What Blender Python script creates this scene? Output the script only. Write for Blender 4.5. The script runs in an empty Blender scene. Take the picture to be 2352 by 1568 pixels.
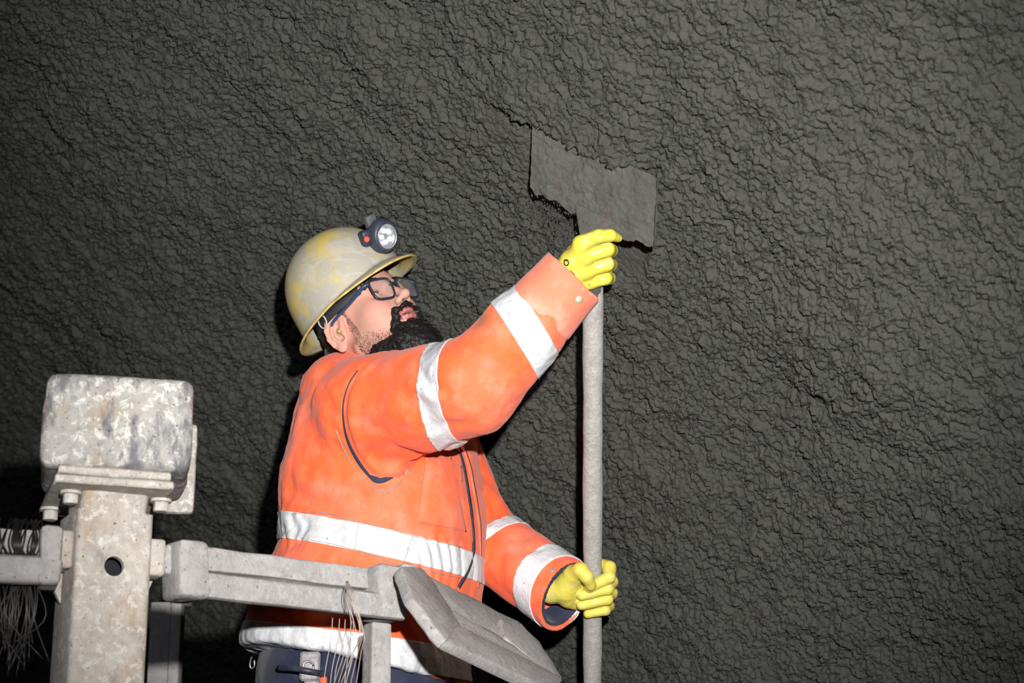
import bpy, bmesh, math, random
import numpy as np
from mathutils import Vector, Matrix
from mathutils.bvhtree import BVHTree

scene = bpy.context.scene
COL = scene.collection
random.seed(7)

# ------------------------------------------------------------------ camera
PITCH = math.radians(17.0)
FPX = 4573.0
CAM = np.array([0.0, -4.0, 1.5])
CR = np.array([1.0, 0.0, 0.0])
CU = np.array([0.0, -math.sin(PITCH), math.cos(PITCH)])
CF = np.array([0.0, math.cos(PITCH), math.sin(PITCH)])
cam_d = bpy.data.cameras.new('camera')
cam_d.sensor_width = 36.0
cam_d.lens = FPX * 36.0 / 2352.0
cam_d.clip_start = 0.05
cam_d.clip_end = 100
cam_d.dof.use_dof = True
cam_d.dof.focus_distance = 3.92
cam_d.dof.aperture_fstop = 5.0
cam = bpy.data.objects.new('camera', cam_d)
cam.location = CAM
cam.rotation_euler = (math.pi / 2 + PITCH, 0, 0)
COL.objects.link(cam)
scene.camera = cam

# ------------------------------------------------------------------ world, lights, exposure
world = bpy.data.worlds.new('tunnel_air')
scene.world = world
world.use_nodes = True
world.node_tree.nodes['Background'].inputs[0].default_value = (0.35, 0.38, 0.5, 1)
world.node_tree.nodes['Background'].inputs[1].default_value = 0.012

def spot(name, loc, target, power, size_deg, blend, radius, color=(1, 1, 1)):
    d = bpy.data.lights.new(name, 'SPOT')
    d.energy = power
    d.spot_size = math.radians(size_deg)
    d.spot_blend = blend
    d.shadow_soft_size = radius
    d.color = color
    o = bpy.data.objects.new(name, d)
    o.location = loc
    v = Vector(target) - Vector(loc)
    o.rotation_euler = v.to_track_quat('-Z', 'Y').to_euler()
    COL.objects.link(o)
    return o
# photographer's flash held just above the lens, and an added, unseen bluish fill to brighten the left wall
spot('flash', (0.16, -3.98, 1.84), (0.00, 0.0, 2.80), 1260, 44, 1.0, 0.03, (1.0, 0.985, 0.97))
spot('fill_light', (-2.6, -5.2, 3.0), (-1.2, 1.0, 2.7), 110, 70, 1.0, 0.25, (0.82, 0.88, 1.0))
scene.view_settings.view_transform = 'Standard'
scene.view_settings.look = 'None'
scene.view_settings.gamma = 1.0
scene.view_settings.use_curve_mapping = False
scene.view_settings.exposure = 0.0
scene.cycles.max_bounces = 4
scene.cycles.diffuse_bounces = 2
scene.cycles.glossy_bounces = 2

# ------------------------------------------------------------------ helpers
def ray(px, py):
    d = CR * ((px - 1176.0) / FPX) + CU * ((784.0 - py) / FPX) + CF
    return d
def at(px, py, y):
    d = ray(px, py)
    return CAM + d * ((y - CAM[1]) / d[1])
def at_z(px, py, z):
    d = ray(px, py)
    return CAM + d * ((z - CAM[2]) / d[2])
def norm(v):
    v = np.asarray(v, float)
    return v / np.linalg.norm(v)
def camvec(r, u, b):
    """direction given as image right, image up, towards the camera"""
    return norm(CR * r + CU * u - CF * b)

def mesh_obj(name, verts, faces, mat=None, parent=None, smooth=True, props=None):
    me = bpy.data.meshes.new(name)
    verts = np.asarray(verts, dtype=np.float32)
    me.vertices.add(len(verts))
    me.vertices.foreach_set('co', verts.ravel())
    if isinstance(faces, np.ndarray):
        n = faces.shape[1]
        me.loops.add(faces.size)
        me.polygons.add(len(faces))
        me.loops.foreach_set('vertex_index', faces.astype(np.int32).ravel())
        me.polygons.foreach_set('loop_start', np.arange(0, faces.size, n, dtype=np.int32))
        try:
            me.polygons.foreach_set('loop_total', np.full(len(faces), n, dtype=np.int32))
        except Exception:
            pass
    else:
        lens = [len(f) for f in faces]
        flat = [i for f in faces for i in f]
        me.loops.add(len(flat))
        me.polygons.add(len(faces))
        me.loops.foreach_set('vertex_index', flat)
        st = np.concatenate([[0], np.cumsum(lens)[:-1]]).astype(np.int32)
        me.polygons.foreach_set('loop_start', st)
    me.update(calc_edges=True)
    me.validate()
    me.polygons.foreach_set('use_smooth', np.full(len(me.polygons), bool(smooth)))
    o = bpy.data.objects.new(name, me)
    COL.objects.link(o)
    if mat is not None:
        me.materials.append(mat)
    if parent is not None:
        o.parent = parent
        o.matrix_parent_inverse = parent.matrix_world.inverted()
    if props:
        for k, v in props.items():
            o[k] = v
    return o

def bm_obj(name, bm, mat=None, parent=None, smooth=False, angle=None):
    me = bpy.data.meshes.new(name)
    bm.normal_update()
    bm.to_mesh(me)
    bm.free()
    if mat is not None:
        me.materials.append(mat)
    o = bpy.data.objects.new(name, me)
    COL.objects.link(o)
    if smooth:
        for p in me.polygons:
            p.use_smooth = True
        if angle is not None:
            try:
                me.set_sharp_from_angle(angle=math.radians(angle))
            except Exception:
                pass
    if parent is not None:
        o.parent = parent
        o.matrix_parent_inverse = parent.matrix_world.inverted()
    return o

def tag(o, label, cat, group=None, kind=None):
    o['label'] = label
    o['category'] = cat
    if group:
        o['group'] = group
    if kind:
        o['kind'] = kind
    return o
def empty(name, loc):
    o = bpy.data.objects.new(name, None)
    o.location = loc
    o.empty_display_size = 0.05
    COL.objects.link(o)
    bpy.context.view_layer.update()
    return o

def frame_matrix(origin, x, y, z):
    m = Matrix.Identity(4)
    for i, a in enumerate((x, y, z)):
        for j in range(3):
            m[j][i] = float(a[j])
    for j in range(3):
        m[j][3] = float(origin[j])
    return m

def box_bm(size, M, bevel=0.0, segs=2, bm=None, center=(0, 0, 0)):
    b = bmesh.new()
    bmesh.ops.create_cube(b, size=1.0)
    for v in b.verts:
        v.co = Vector((v.co.x * size[0] + center[0], v.co.y * size[1] + center[1], v.co.z * size[2] + center[2]))
    if bevel > 0:
        bmesh.ops.bevel(b, geom=list(b.edges), offset=bevel, segments=segs, affect='EDGES', profile=0.5)
    b.transform(M)
    if bm is None:
        return b
    tmp = bpy.data.meshes.new('tmp')
    b.to_mesh(tmp)
    b.free()
    bm.from_mesh(tmp)
    bpy.data.meshes.remove(tmp)
    return bm

def prism_bm(poly, h, M, bevel=0.0, segs=2):
    """polygon in local xy extruded along +z by h"""
    b = bmesh.new()
    lo = [b.verts.new((p[0], p[1], 0)) for p in poly]
    hi = [b.verts.new((p[0], p[1], h)) for p in poly]
    n = len(poly)
    b.faces.new(lo[::-1])
    b.faces.new(hi)
    for i in range(n):
        b.faces.new((lo[i], lo[(i + 1) % n], hi[(i + 1) % n], hi[i]))
    if bevel > 0:
        bmesh.ops.bevel(b, geom=list(b.edges), offset=bevel, segments=segs, affect='EDGES', profile=0.5)
    bmesh.ops.recalc_face_normals(b, faces=list(b.faces))
    b.transform(M)
    return b

def subdiv_noise(bm, cuts, amp, freq, seed=0):
    """roughens a crusted metal part a little so that its edges are not ruler straight"""
    bmesh.ops.subdivide_edges(bm, edges=[e for e in bm.edges if e.calc_length() > 0.02], cuts=cuts, use_grid_fill=True)
    co = np.array([v.co[:] for v in bm.verts])
    n = fbm3(co * freq + seed, 3)
    bm.normal_update()
    for v, k in zip(bm.verts, n):
        v.co += v.normal * float(k) * amp
    return bm

def tube_mesh(pts, radii, seg=10, cap=True):
    pts = np.asarray(pts, float)
    n = len(pts)
    radii = np.full(n, radii) if np.isscalar(radii) else np.asarray(radii, float)
    tan = np.gradient(pts, axis=0)
    tan /= np.linalg.norm(tan, axis=1)[:, None] + 1e-12
    ref = np.array([0.0, 0.0, 1.0])
    if abs(tan[0] @ ref) > 0.9:
        ref = np.array([1.0, 0, 0])
    V = []
    nrm = ref - tan[0] * (ref @ tan[0])
    nrm /= np.linalg.norm(nrm)
    for i in range(n):
        nrm = nrm - tan[i] * (nrm @ tan[i])
        nrm /= np.linalg.norm(nrm)
        bi = np.cross(tan[i], nrm)
        for k in range(seg):
            a = 2 * math.pi * k / seg
            V.append(pts[i] + radii[i] * (math.cos(a) * nrm + math.sin(a) * bi))
    F = []
    for i in range(n - 1):
        for k in range(seg):
            k2 = (k + 1) % seg
            F.append((i * seg + k, i * seg + k2, (i + 1) * seg + k2, (i + 1) * seg + k))
    if cap:
        F.append(tuple(range(seg))[::-1])
        F.append(tuple((n - 1) * seg + k for k in range(seg)))
    return np.array(V), F

def join_meshes(lst):
    V, F, o = [], [], 0
    for v, f in lst:
        V.append(np.asarray(v))
        F += [tuple(int(i) + o for i in q) for q in f]
        o += len(v)
    return np.concatenate(V), F

def spline(pts, n):
    """Catmull-Rom through pts"""
    P = np.asarray(pts, float)
    P = np.vstack([2 * P[0] - P[1], P, 2 * P[-1] - P[-2]])
    m = len(P) - 3
    out = []
    for t in np.linspace(0, m - 1e-6, n):
        i = int(t)
        u = t - i
        a, b, c, d = P[i], P[i + 1], P[i + 2], P[i + 3]
        out.append(0.5 * ((2 * b) + (-a + c) * u + (2 * a - 5 * b + 4 * c - d) * u * u + (-a + 3 * b - 3 * c + d) * u ** 3))
    return np.array(out)

# ---- noise
def _hash(i, j, k):
    h = (i.astype(np.uint32) * np.uint32(374761393)) ^ (j.astype(np.uint32) * np.uint32(668265263)) ^ (k.astype(np.uint32) * np.uint32(2147483647 ^ 0x5bd1e995))
    h = (h ^ (h >> np.uint32(13))) * np.uint32(1274126177)
    h = h ^ (h >> np.uint32(16))
    return h
def _r(i, j, k):
    return _hash(i, j, k).astype(np.float32) * np.float32(1.0 / 4294967295.0)
def noise3(p):
    p = np.asarray(p, np.float32)
    f = np.floor(p)
    i = f.astype(np.int64)
    w = p - f
    w = w * w * (3 - 2 * w)
    x, y, z = i[:, 0], i[:, 1], i[:, 2]
    r = 0
    for dx in (0, 1):
        wx = w[:, 0] if dx else 1 - w[:, 0]
        for dy in (0, 1):
            wy = w[:, 1] if dy else 1 - w[:, 1]
            for dz in (0, 1):
                wz = w[:, 2] if dz else 1 - w[:, 2]
                r = r + _r(x + dx, y + dy, z + dz) * wx * wy * wz
    return r * 2 - 1
def fbm3(p, octv=3):
    p = np.asarray(p, np.float32)
    r, a = 0, 1.0
    for o in range(octv):
        r = r + a * noise3(p + 17.3 * o)
        p = p * 2.03
        a *= 0.5
    return r
def worley2(x, y, seed=0):
    """F1 and F2 - F1 of a jittered 2d grid, and the random number of the nearest cell"""
    ix = np.floor(x).astype(np.int64)
    iy = np.floor(y).astype(np.int64)
    f1 = np.full(x.shape, 9.0, np.float32)
    f2 = np.full(x.shape, 9.0, np.float32)
    rid = np.zeros(x.shape, np.float32)
    for dx in (-1, 0, 1):
        for dy in (-1, 0, 1):
            cx, cy = ix + dx, iy + dy
            zz = np.full(x.shape, seed, np.int64)
            jx = _r(cx, cy, zz)
            jy = _r(cx, cy, zz + 101)
            d = (cx + jx - x) ** 2 + (cy + jy - y) ** 2
            rr = _r(cx, cy, zz + 57)
            m = d < f1
            f2 = np.where(m, f1, np.minimum(f2, d))
            rid = np.where(m, rr, rid)
            f1 = np.where(m, d, f1)
    return np.sqrt(f1), np.sqrt(f2) - np.sqrt(f1), rid

# ---- signed distance modelling
def smin(a, b, k):
    h = np.clip(0.5 + 0.5 * (b - a) / k, 0, 1)
    return b + (a - b) * h - k * h * (1 - h)
def smax(a, b, k):
    return -smin(-a, -b, k)
def sd_cone(p, a, b, ra, rb):
    a = np.asarray(a, np.float32)
    b = np.asarray(b, np.float32)
    ab = b - a
    t = np.clip(((p - a) @ ab) / (ab @ ab), 0, 1)
    return np.linalg.norm(p - a - t[:, None] * ab, axis=1) - (ra + (rb - ra) * t)
def sd_ell(p, c, r, R=None):
    q = p - np.asarray(c, np.float32)
    if R is not None:
        q = q @ np.asarray(R, np.float32)      # columns of R are the local axes
    r = np.asarray(r, np.float32)
    k0 = np.linalg.norm(q / r, axis=1)
    k1 = np.linalg.norm(q / (r * r), axis=1)
    return k0 * (k0 - 1.0) / (k1 + 1e-9)
def sd_box(p, c, hsz, rad, R=None):
    q = p - np.asarray(c, np.float32)
    if R is not None:
        q = q @ np.asarray(R, np.float32)
    q = np.abs(q) - (np.asarray(hsz, np.float32) - rad)
    return np.linalg.norm(np.maximum(q, 0), axis=1) + np.minimum(q.max(axis=1), 0) - rad
def sd_poly(p, pts):
    """distance to a 3d polyline"""
    pts = np.asarray(pts, np.float32)
    d = np.full(len(p), 9.0, np.float32)
    for a, b in zip(pts[:-1], pts[1:]):
        ab = b - a
        t = np.clip(((p - a) @ ab) / (ab @ ab + 1e-12), 0, 1)
        d = np.minimum(d, np.linalg.norm(p - a - t[:, None] * ab, axis=1))
    return d

def surface_nets(f, lo, hi, h, block=6, slack=1.8):
    lo = np.asarray(lo, float)
    hi = np.asarray(hi, float)
    n = (np.ceil((hi - lo) / h / block).astype(int)) * block + 1
    nb = (n - 1) // block
    bc = np.stack(np.meshgrid(*[np.arange(m) for m in nb], indexing='ij'), -1).reshape(-1, 3)
    cen = lo + (bc * block + block / 2) * h
    d = f(cen.astype(np.float32))
    V = np.repeat(np.repeat(np.repeat(np.where(d < 0, -1.0, 1.0).reshape(nb).astype(np.float32), block, 0), block, 1), block, 2)
    V = np.pad(V, ((0, 1), (0, 1), (0, 1)), mode='edge')
    act = np.abs(d) < block * h * 0.87 * slack
    bidx = bc[act]
    loc = np.stack(np.meshgrid(*[np.arange(block + 1)] * 3, indexing='ij'), -1).reshape(-1, 3)
    mask = np.zeros(V.shape, bool)
    for s in range(0, len(bidx), 4000):
        g = (bidx[s:s + 4000][:, None, :] * block + loc[None]).reshape(-1, 3)
        mask[g[:, 0], g[:, 1], g[:, 2]] = True
    gi = np.argwhere(mask)
    for s in range(0, len(gi), 400000):
        g = gi[s:s + 400000]
        V[g[:, 0], g[:, 1], g[:, 2]] = f((lo + g * h).astype(np.float32))
    V[V == 0] = 1e-9
    ins = V < 0
    cnt = np.zeros(tuple(np.array(V.shape) - 1), np.int8)
    for dx in (0, 1):
        for dy in (0, 1):
            for dz in (0, 1):
                cnt += ins[dx:V.shape[0] - 1 + dx, dy:V.shape[1] - 1 + dy, dz:V.shape[2] - 1 + dz]
    cells = np.argwhere((cnt > 0) & (cnt < 8))
    idx = np.full(cnt.shape, -1, np.int64)
    idx[cells[:, 0], cells[:, 1], cells[:, 2]] = np.arange(len(cells))
    corners = np.array([(x, y, z) for x in (0, 1) for y in (0, 1) for z in (0, 1)])
    val = np.stack([V[cells[:, 0] + c[0], cells[:, 1] + c[1], cells[:, 2] + c[2]] for c in corners], 1)
    acc = np.zeros((len(cells), 3))
    num = np.zeros(len(cells))
    for a in range(8):
        for b in range(a + 1, 8):
            if np.abs(corners[a] - corners[b]).sum() != 1:
                continue
            va, vb = val[:, a], val[:, b]
            m = (va < 0) != (vb < 0)
            t = va / np.where(m, va - vb, 1)
            pt = corners[a] + t[:, None] * (corners[b] - corners[a])
            acc += np.where(m[:, None], pt, 0)
            num += m
    verts = lo + (cells + acc / num[:, None]) * h
    faces = []
    for ax in range(3):
        sl0 = [slice(None)] * 3
        sl1 = [slice(None)] * 3
        sl0[ax] = slice(0, -1)
        sl1[ax] = slice(1, None)
        A, B = ins[tuple(sl0)], ins[tuple(sl1)]
        e = np.argwhere(A != B)
        o1, o2 = (ax + 1) % 3, (ax + 2) % 3
        ok = (e[:, o1] > 0) & (e[:, o2] > 0) & (e[:, o1] < V.shape[o1] - 1) & (e[:, o2] < V.shape[o2] - 1)
        e = e[ok]
        u1 = np.zeros(3, int)
        u1[o1] = 1
        u2 = np.zeros(3, int)
        u2[o2] = 1
        def ci(q):
            return idx[q[:, 0], q[:, 1], q[:, 2]]
        q = np.stack([ci(e - u1 - u2), ci(e - u2), ci(e), ci(e - u1)], 1)
        flip = ~A[e[:, 0], e[:, 1], e[:, 2]]
        q[flip] = q[flip][:, ::-1]
        faces.append(q)
    F = np.concatenate(faces)
    F = F[(F >= 0).all(1)]
    return verts, F

def sdf_normal(f, v, e=0.0015):
    v = np.asarray(v, np.float32)
    g = np.stack([f(v + np.array(o, np.float32) * e) - f(v - np.array(o, np.float32) * e) for o in ((1, 0, 0), (0, 1, 0), (0, 0, 1))], 1)
    return g / (np.linalg.norm(g, axis=1)[:, None] + 1e-9)

def tris(F):
    return np.concatenate([F[:, [0, 1, 2]], F[:, [0, 2, 3]]]) if F.shape[1] == 4 else F

def clip(V, F, s):
    """keeps the part of a mesh where s >= 0, cutting triangles along s = 0"""
    T = tris(F)
    s = np.asarray(s, float)
    V = np.asarray(V, float)
    ins = s >= 0
    c = ins[T].sum(1)
    keep = T[c == 3]
    new_t = []
    edges = {}
    extra = []
    def cut(a, b):
        k = (a, b) if a < b else (b, a)
        if k not in edges:
            t = s[a] / (s[a] - s[b])
            extra.append(V[a] + t * (V[b] - V[a]))
            edges[k] = len(V) + len(extra) - 1
        return edges[k]
    for t in T[(c == 1) | (c == 2)]:
        t = [int(i) for i in t]
        k = ins[t]
        if k.sum() == 1:
            i = int(np.argmax(k))
            a, b, d = t[i], t[(i + 1) % 3], t[(i + 2) % 3]
            new_t.append((a, cut(a, b), cut(a, d)))
        else:
            i = int(np.argmin(k))
            a, b, d = t[i], t[(i + 1) % 3], t[(i + 2) % 3]
            p, q = cut(a, b), cut(a, d)
            new_t += [(p, b, d), (p, d, q)]
    F2 = np.concatenate([keep, np.array(new_t, int).reshape(-1, 3)]) if new_t else keep
    VV = np.concatenate([V, np.array(extra).reshape(-1, 3)])
    used = np.unique(F2)
    m = np.full(len(VV), -1)
    m[used] = np.arange(len(used))
    return VV[used], m[F2]

def trace(f, px, py, near=2.6, far=6.0):
    """point where the view ray through a pixel meets the solid f < 0"""
    d = norm(ray(px, py))
    t = near
    for _ in range(160):
        v = float(f((CAM + d * t)[None].astype(np.float32))[0])
        if v < 0.0006:
            return CAM + d * t
        t += max(v * 0.6, 0.0006)
        if t > far:
            return None
    return CAM + d * t

def shell(V, F, thick):
    """closed sheet: vertices V are the outer side, offset inwards by thick along vertex normals"""
    T = tris(F)
    n = np.zeros_like(V)
    fn = np.cross(V[T[:, 1]] - V[T[:, 0]], V[T[:, 2]] - V[T[:, 0]])
    for k in range(3):
        np.add.at(n, T[:, k], fn)
    n /= np.linalg.norm(n, axis=1)[:, None] + 1e-12
    N = len(V)
    E = np.concatenate([T[:, [0, 1]], T[:, [1, 2]], T[:, [2, 0]]])
    key = {}
    for a, b in E.tolist():
        key[(a, b)] = 1
    bnd = np.array([(a, b) for (a, b) in key if (b, a) not in key], int).reshape(-1, 2)
    side = np.concatenate([np.stack([bnd[:, 1], bnd[:, 0], bnd[:, 0] + N], 1), np.stack([bnd[:, 1], bnd[:, 0] + N, bnd[:, 1] + N], 1)])
    return np.concatenate([V, V - n * thick]), np.concatenate([T, T[:, ::-1] + N, side])

# ------------------------------------------------------------------ materials
def new_mat(name):
    m = bpy.data.materials.new(name)
    m.use_nodes = True
    nt = m.node_tree
    return m, nt, nt.nodes['Principled BSDF']
def lk(nt, a, b):
    nt.links.new(a, b)
def tex(nt, kind='noise', scale=5.0, detail=4.0, rough=0.6, stretch=None, dist=0.0):
    tc = nt.nodes.new('ShaderNodeTexCoord')
    mp = nt.nodes.new('ShaderNodeMapping')
    lk(nt, tc.outputs['Object'], mp.inputs[0])
    if stretch:
        mp.inputs['Scale'].default_value = stretch
    if kind == 'noise':
        t = nt.nodes.new('ShaderNodeTexNoise')
        t.inputs['Detail'].default_value = detail
        t.inputs['Roughness'].default_value = rough
        t.inputs['Distortion'].default_value = dist
    else:
        t = nt.nodes.new('ShaderNodeTexVoronoi')
    t.inputs['Scale'].default_value = scale
    lk(nt, mp.outputs[0], t.inputs['Vector'])
    return t.outputs[0]
def ramp(nt, sock, stops):
    r = nt.nodes.new('ShaderNodeValToRGB')
    e = r.color_ramp.elements
    while len(e) > 1:
        e.remove(e[-1])
    e[0].position = stops[0][0]
    e[0].color = (*stops[0][1], 1) if len(stops[0][1]) == 3 else stops[0][1]
    for p, c in stops[1:]:
        k = e.new(p)
        k.color = (*c, 1)
    lk(nt, sock, r.inputs[0])
    return r.outputs[0]
def mix(nt, fac, a, b, mode='MIX'):
    n = nt.nodes.new('ShaderNodeMix')
    n.data_type = 'RGBA'
    n.blend_type = mode
    for sk, v in ((n.inputs[0], fac), (n.inputs[6], a), (n.inputs[7], b)):
        if hasattr(v, 'is_linked'):
            lk(nt, v, sk)
        elif isinstance(v, (int, float)):
            sk.default_value = v
        else:
            sk.default_value = (*v, 1)
    return n.outputs[2]
def bump(nt, bsdf, sock, strength, dist=0.01):
    b = nt.nodes.new('ShaderNodeBump')
    b.inputs['Strength'].default_value = strength
    b.inputs['Distance'].default_value = dist
    lk(nt, sock, b.inputs['Height'])
    if bsdf.inputs['Normal'].is_linked:
        lk(nt, bsdf.inputs['Normal'].links[0].from_socket, b.inputs['Normal'])
    lk(nt, b.outputs[0], bsdf.inputs['Normal'])
def W(v):
    return (v, v, v)
BK, WH = W(0.0), W(1.0)

def plain(name, col, rough=0.6, metal=0.0, spec=0.4, var=0.0, vscale=40, bump_s=0.0, bscale=200, sheen=0.0):
    m, nt, b = new_mat(name)
    if var > 0:
        t = tex(nt, 'noise', vscale, 5)
        c = mix(nt, ramp(nt, t, [(0.3, BK), (0.7, WH)]), tuple(x * (1 - var) for x in col), tuple(min(1, x * (1 + var)) for x in col))
        lk(nt, c, b.inputs['Base Color'])
    else:
        b.inputs['Base Color'].default_value = (*col, 1)
    b.inputs['Roughness'].default_value = rough
    b.inputs['Metallic'].default_value = metal
    b.inputs['Specular IOR Level'].default_value = spec
    if sheen:
        b.inputs['Sheen Weight'].default_value = sheen
    if bump_s > 0:
        bump(nt, b, tex(nt, 'noise', bscale, 4), bump_s, 0.004)
    return m

def mat_shotcrete():
    m, nt, b = new_mat('shotcrete')
    big = tex(nt, 'noise', 1.3, 3)
    med = tex(nt, 'noise', 22, 4, 0.7)
    c = mix(nt, ramp(nt, big, [(0.35, BK), (0.7, WH)]), (0.050, 0.051, 0.043), (0.065, 0.066, 0.056))
    c = mix(nt, ramp(nt, med, [(0.35, W(0.0)), (0.75, W(0.5))]), c, (0.080, 0.080, 0.069))
    rust = tex(nt, 'noise', 34, 3)
    c = mix(nt, ramp(nt, rust, [(0.66, BK), (0.74, W(0.3))]), c, (0.045, 0.020, 0.015))
    lk(nt, c, b.inputs['Base Color'])
    b.inputs['Roughness'].default_value = 0.72
    b.inputs['Specular IOR Level'].default_value = 0.25
    bump(nt, b, tex(nt, 'noise', 160, 4, 0.72), 1.0, 0.006)
    return m

def mat_crust(name, base, pale, dark, rusty, rust_amt=0.62, scale=1.0, dark_thr=0.62, pale_thr=0.53):
    """steel caked with dry concrete: pale crust, darker bald spots, rust"""
    m, nt, b = new_mat(name)
    n0 = tex(nt, 'noise', 70 * scale, 5, 0.75)
    n1 = tex(nt, 'noise', 14 * scale, 6, 0.72)
    n2 = tex(nt, 'noise', 46 * scale, 7, 0.78, dist=0.35)
    n3 = tex(nt, 'noise', 10 * scale, 7, 0.70, stretch=(1.3, 1.3, 0.55))
    n4 = tex(nt, 'noise', 9 * scale, 6, 0.70, stretch=(1.2, 1.2, 0.6))
    c = mix(nt, ramp(nt, n1, [(0.36, BK), (0.62, WH)]), tuple(x * 0.88 for x in base), tuple(x * 1.12 for x in base))
    c = mix(nt, ramp(nt, n4, [(rust_amt - 0.04, BK), (rust_amt + 0.10, W(0.75))]), c, rusty)
    c = mix(nt, ramp(nt, n2, [(pale_thr, BK), (pale_thr + 0.035, W(0.9))]), c, pale)
    c = mix(nt, ramp(nt, n3, [(dark_thr - 0.03, BK), (dark_thr + 0.05, W(0.8))]), c, dark)
    c = mix(nt, ramp(nt, n0, [(0.30, W(0.55)), (0.50, BK)]), c, tuple(x * 0.6 for x in base))
    spk = tex(nt, 'noise', 120 * scale, 3, 0.6)
    c = mix(nt, ramp(nt, spk, [(0.665, BK), (0.70, W(0.85))]), c, tuple(x * 0.35 for x in dark))
    lk(nt, c, b.inputs['Base Color'])
    b.inputs['Roughness'].default_value = 0.85
    b.inputs['Specular IOR Level'].default_value = 0.15
    bump(nt, b, n2, 0.6, 0.005)
    bump(nt, b, tex(nt, 'noise', 160 * scale, 4, 0.75), 0.6, 0.003)
    return m

M = {}
M['shotcrete'] = mat_shotcrete()
M['crust'] = mat_crust('crusted_steel', (0.35, 0.335, 0.31), (0.60, 0.58, 0.52), (0.10, 0.098, 0.118), (0.33, 0.24, 0.165), 0.55, 1.15, 0.54, 0.53)
M['crust_post'] = mat_crust('crusted_post', (0.44, 0.40, 0.35), (0.60, 0.575, 0.52), (0.26, 0.235, 0.22), (0.36, 0.25, 0.16), 0.57, 1.1, 0.60, 0.54)
M['cement'] = mat_crust('cement_caked_rail', (0.345, 0.325, 0.315), (0.40, 0.385, 0.365), (0.25, 0.235, 0.235), (0.30, 0.19, 0.125), 0.72, 1.0, 0.68)
M['rust'] = plain('rusty_steel', (0.20, 0.10, 0.065), 0.8, 0, 0.2, 0.5, 60, 0.4)
M['wire'] = plain('binding_wire', (0.020, 0.017, 0.016), 0.38, 0.2, 0.4, 0.4, 30)
M['wire_light'] = plain('dusty_wire', (0.42, 0.36, 0.31), 0.55, 0.3, 0.4, 0.2, 30)
M['hole_shade'] = plain('bore_shade_black', (0.01, 0.01, 0.012), 0.9)
M['bolt'] = plain('painted_bolt', (0.44, 0.42, 0.38), 0.8, 0, 0.2, 0.25, 90, 0.4)

# ------------------------------------------------------------------ tunnel
PB = at(1363, 425, -0.47)                       # where the scraper blade meets the vault
GX, GY = 0.95, 0.95
N = -norm(CR * GX + CU * GY + CF)               # vault normal there, towards the camera
AX = norm((-N[1], N[0], 0))                     # tunnel axis, horizontal
if AX[0] < 0:
    AX = -AX
TT = np.cross(AX, N)
if TT[2] < 0:
    TT = -TT
RAD = 5.5
C0 = PB + RAD * N
# blade axes in the vault plane
def in_plane(px, py):
    d = ray(px, py)
    t = ((PB - CAM) @ N) / (d @ N)
    return CAM + d * t
BL = [in_plane(*p) for p in ((1225, 270), (1511, 405), (1504, 577), (1219, 440))]
BE = norm(BL[1] - BL[0])                        # along the long edge, to the right
BD = norm(np.cross(N, BE))
if BD @ (BL[0] - BL[3]) < 0:
    BD = -BD                                    # across the blade, up the wall

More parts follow.
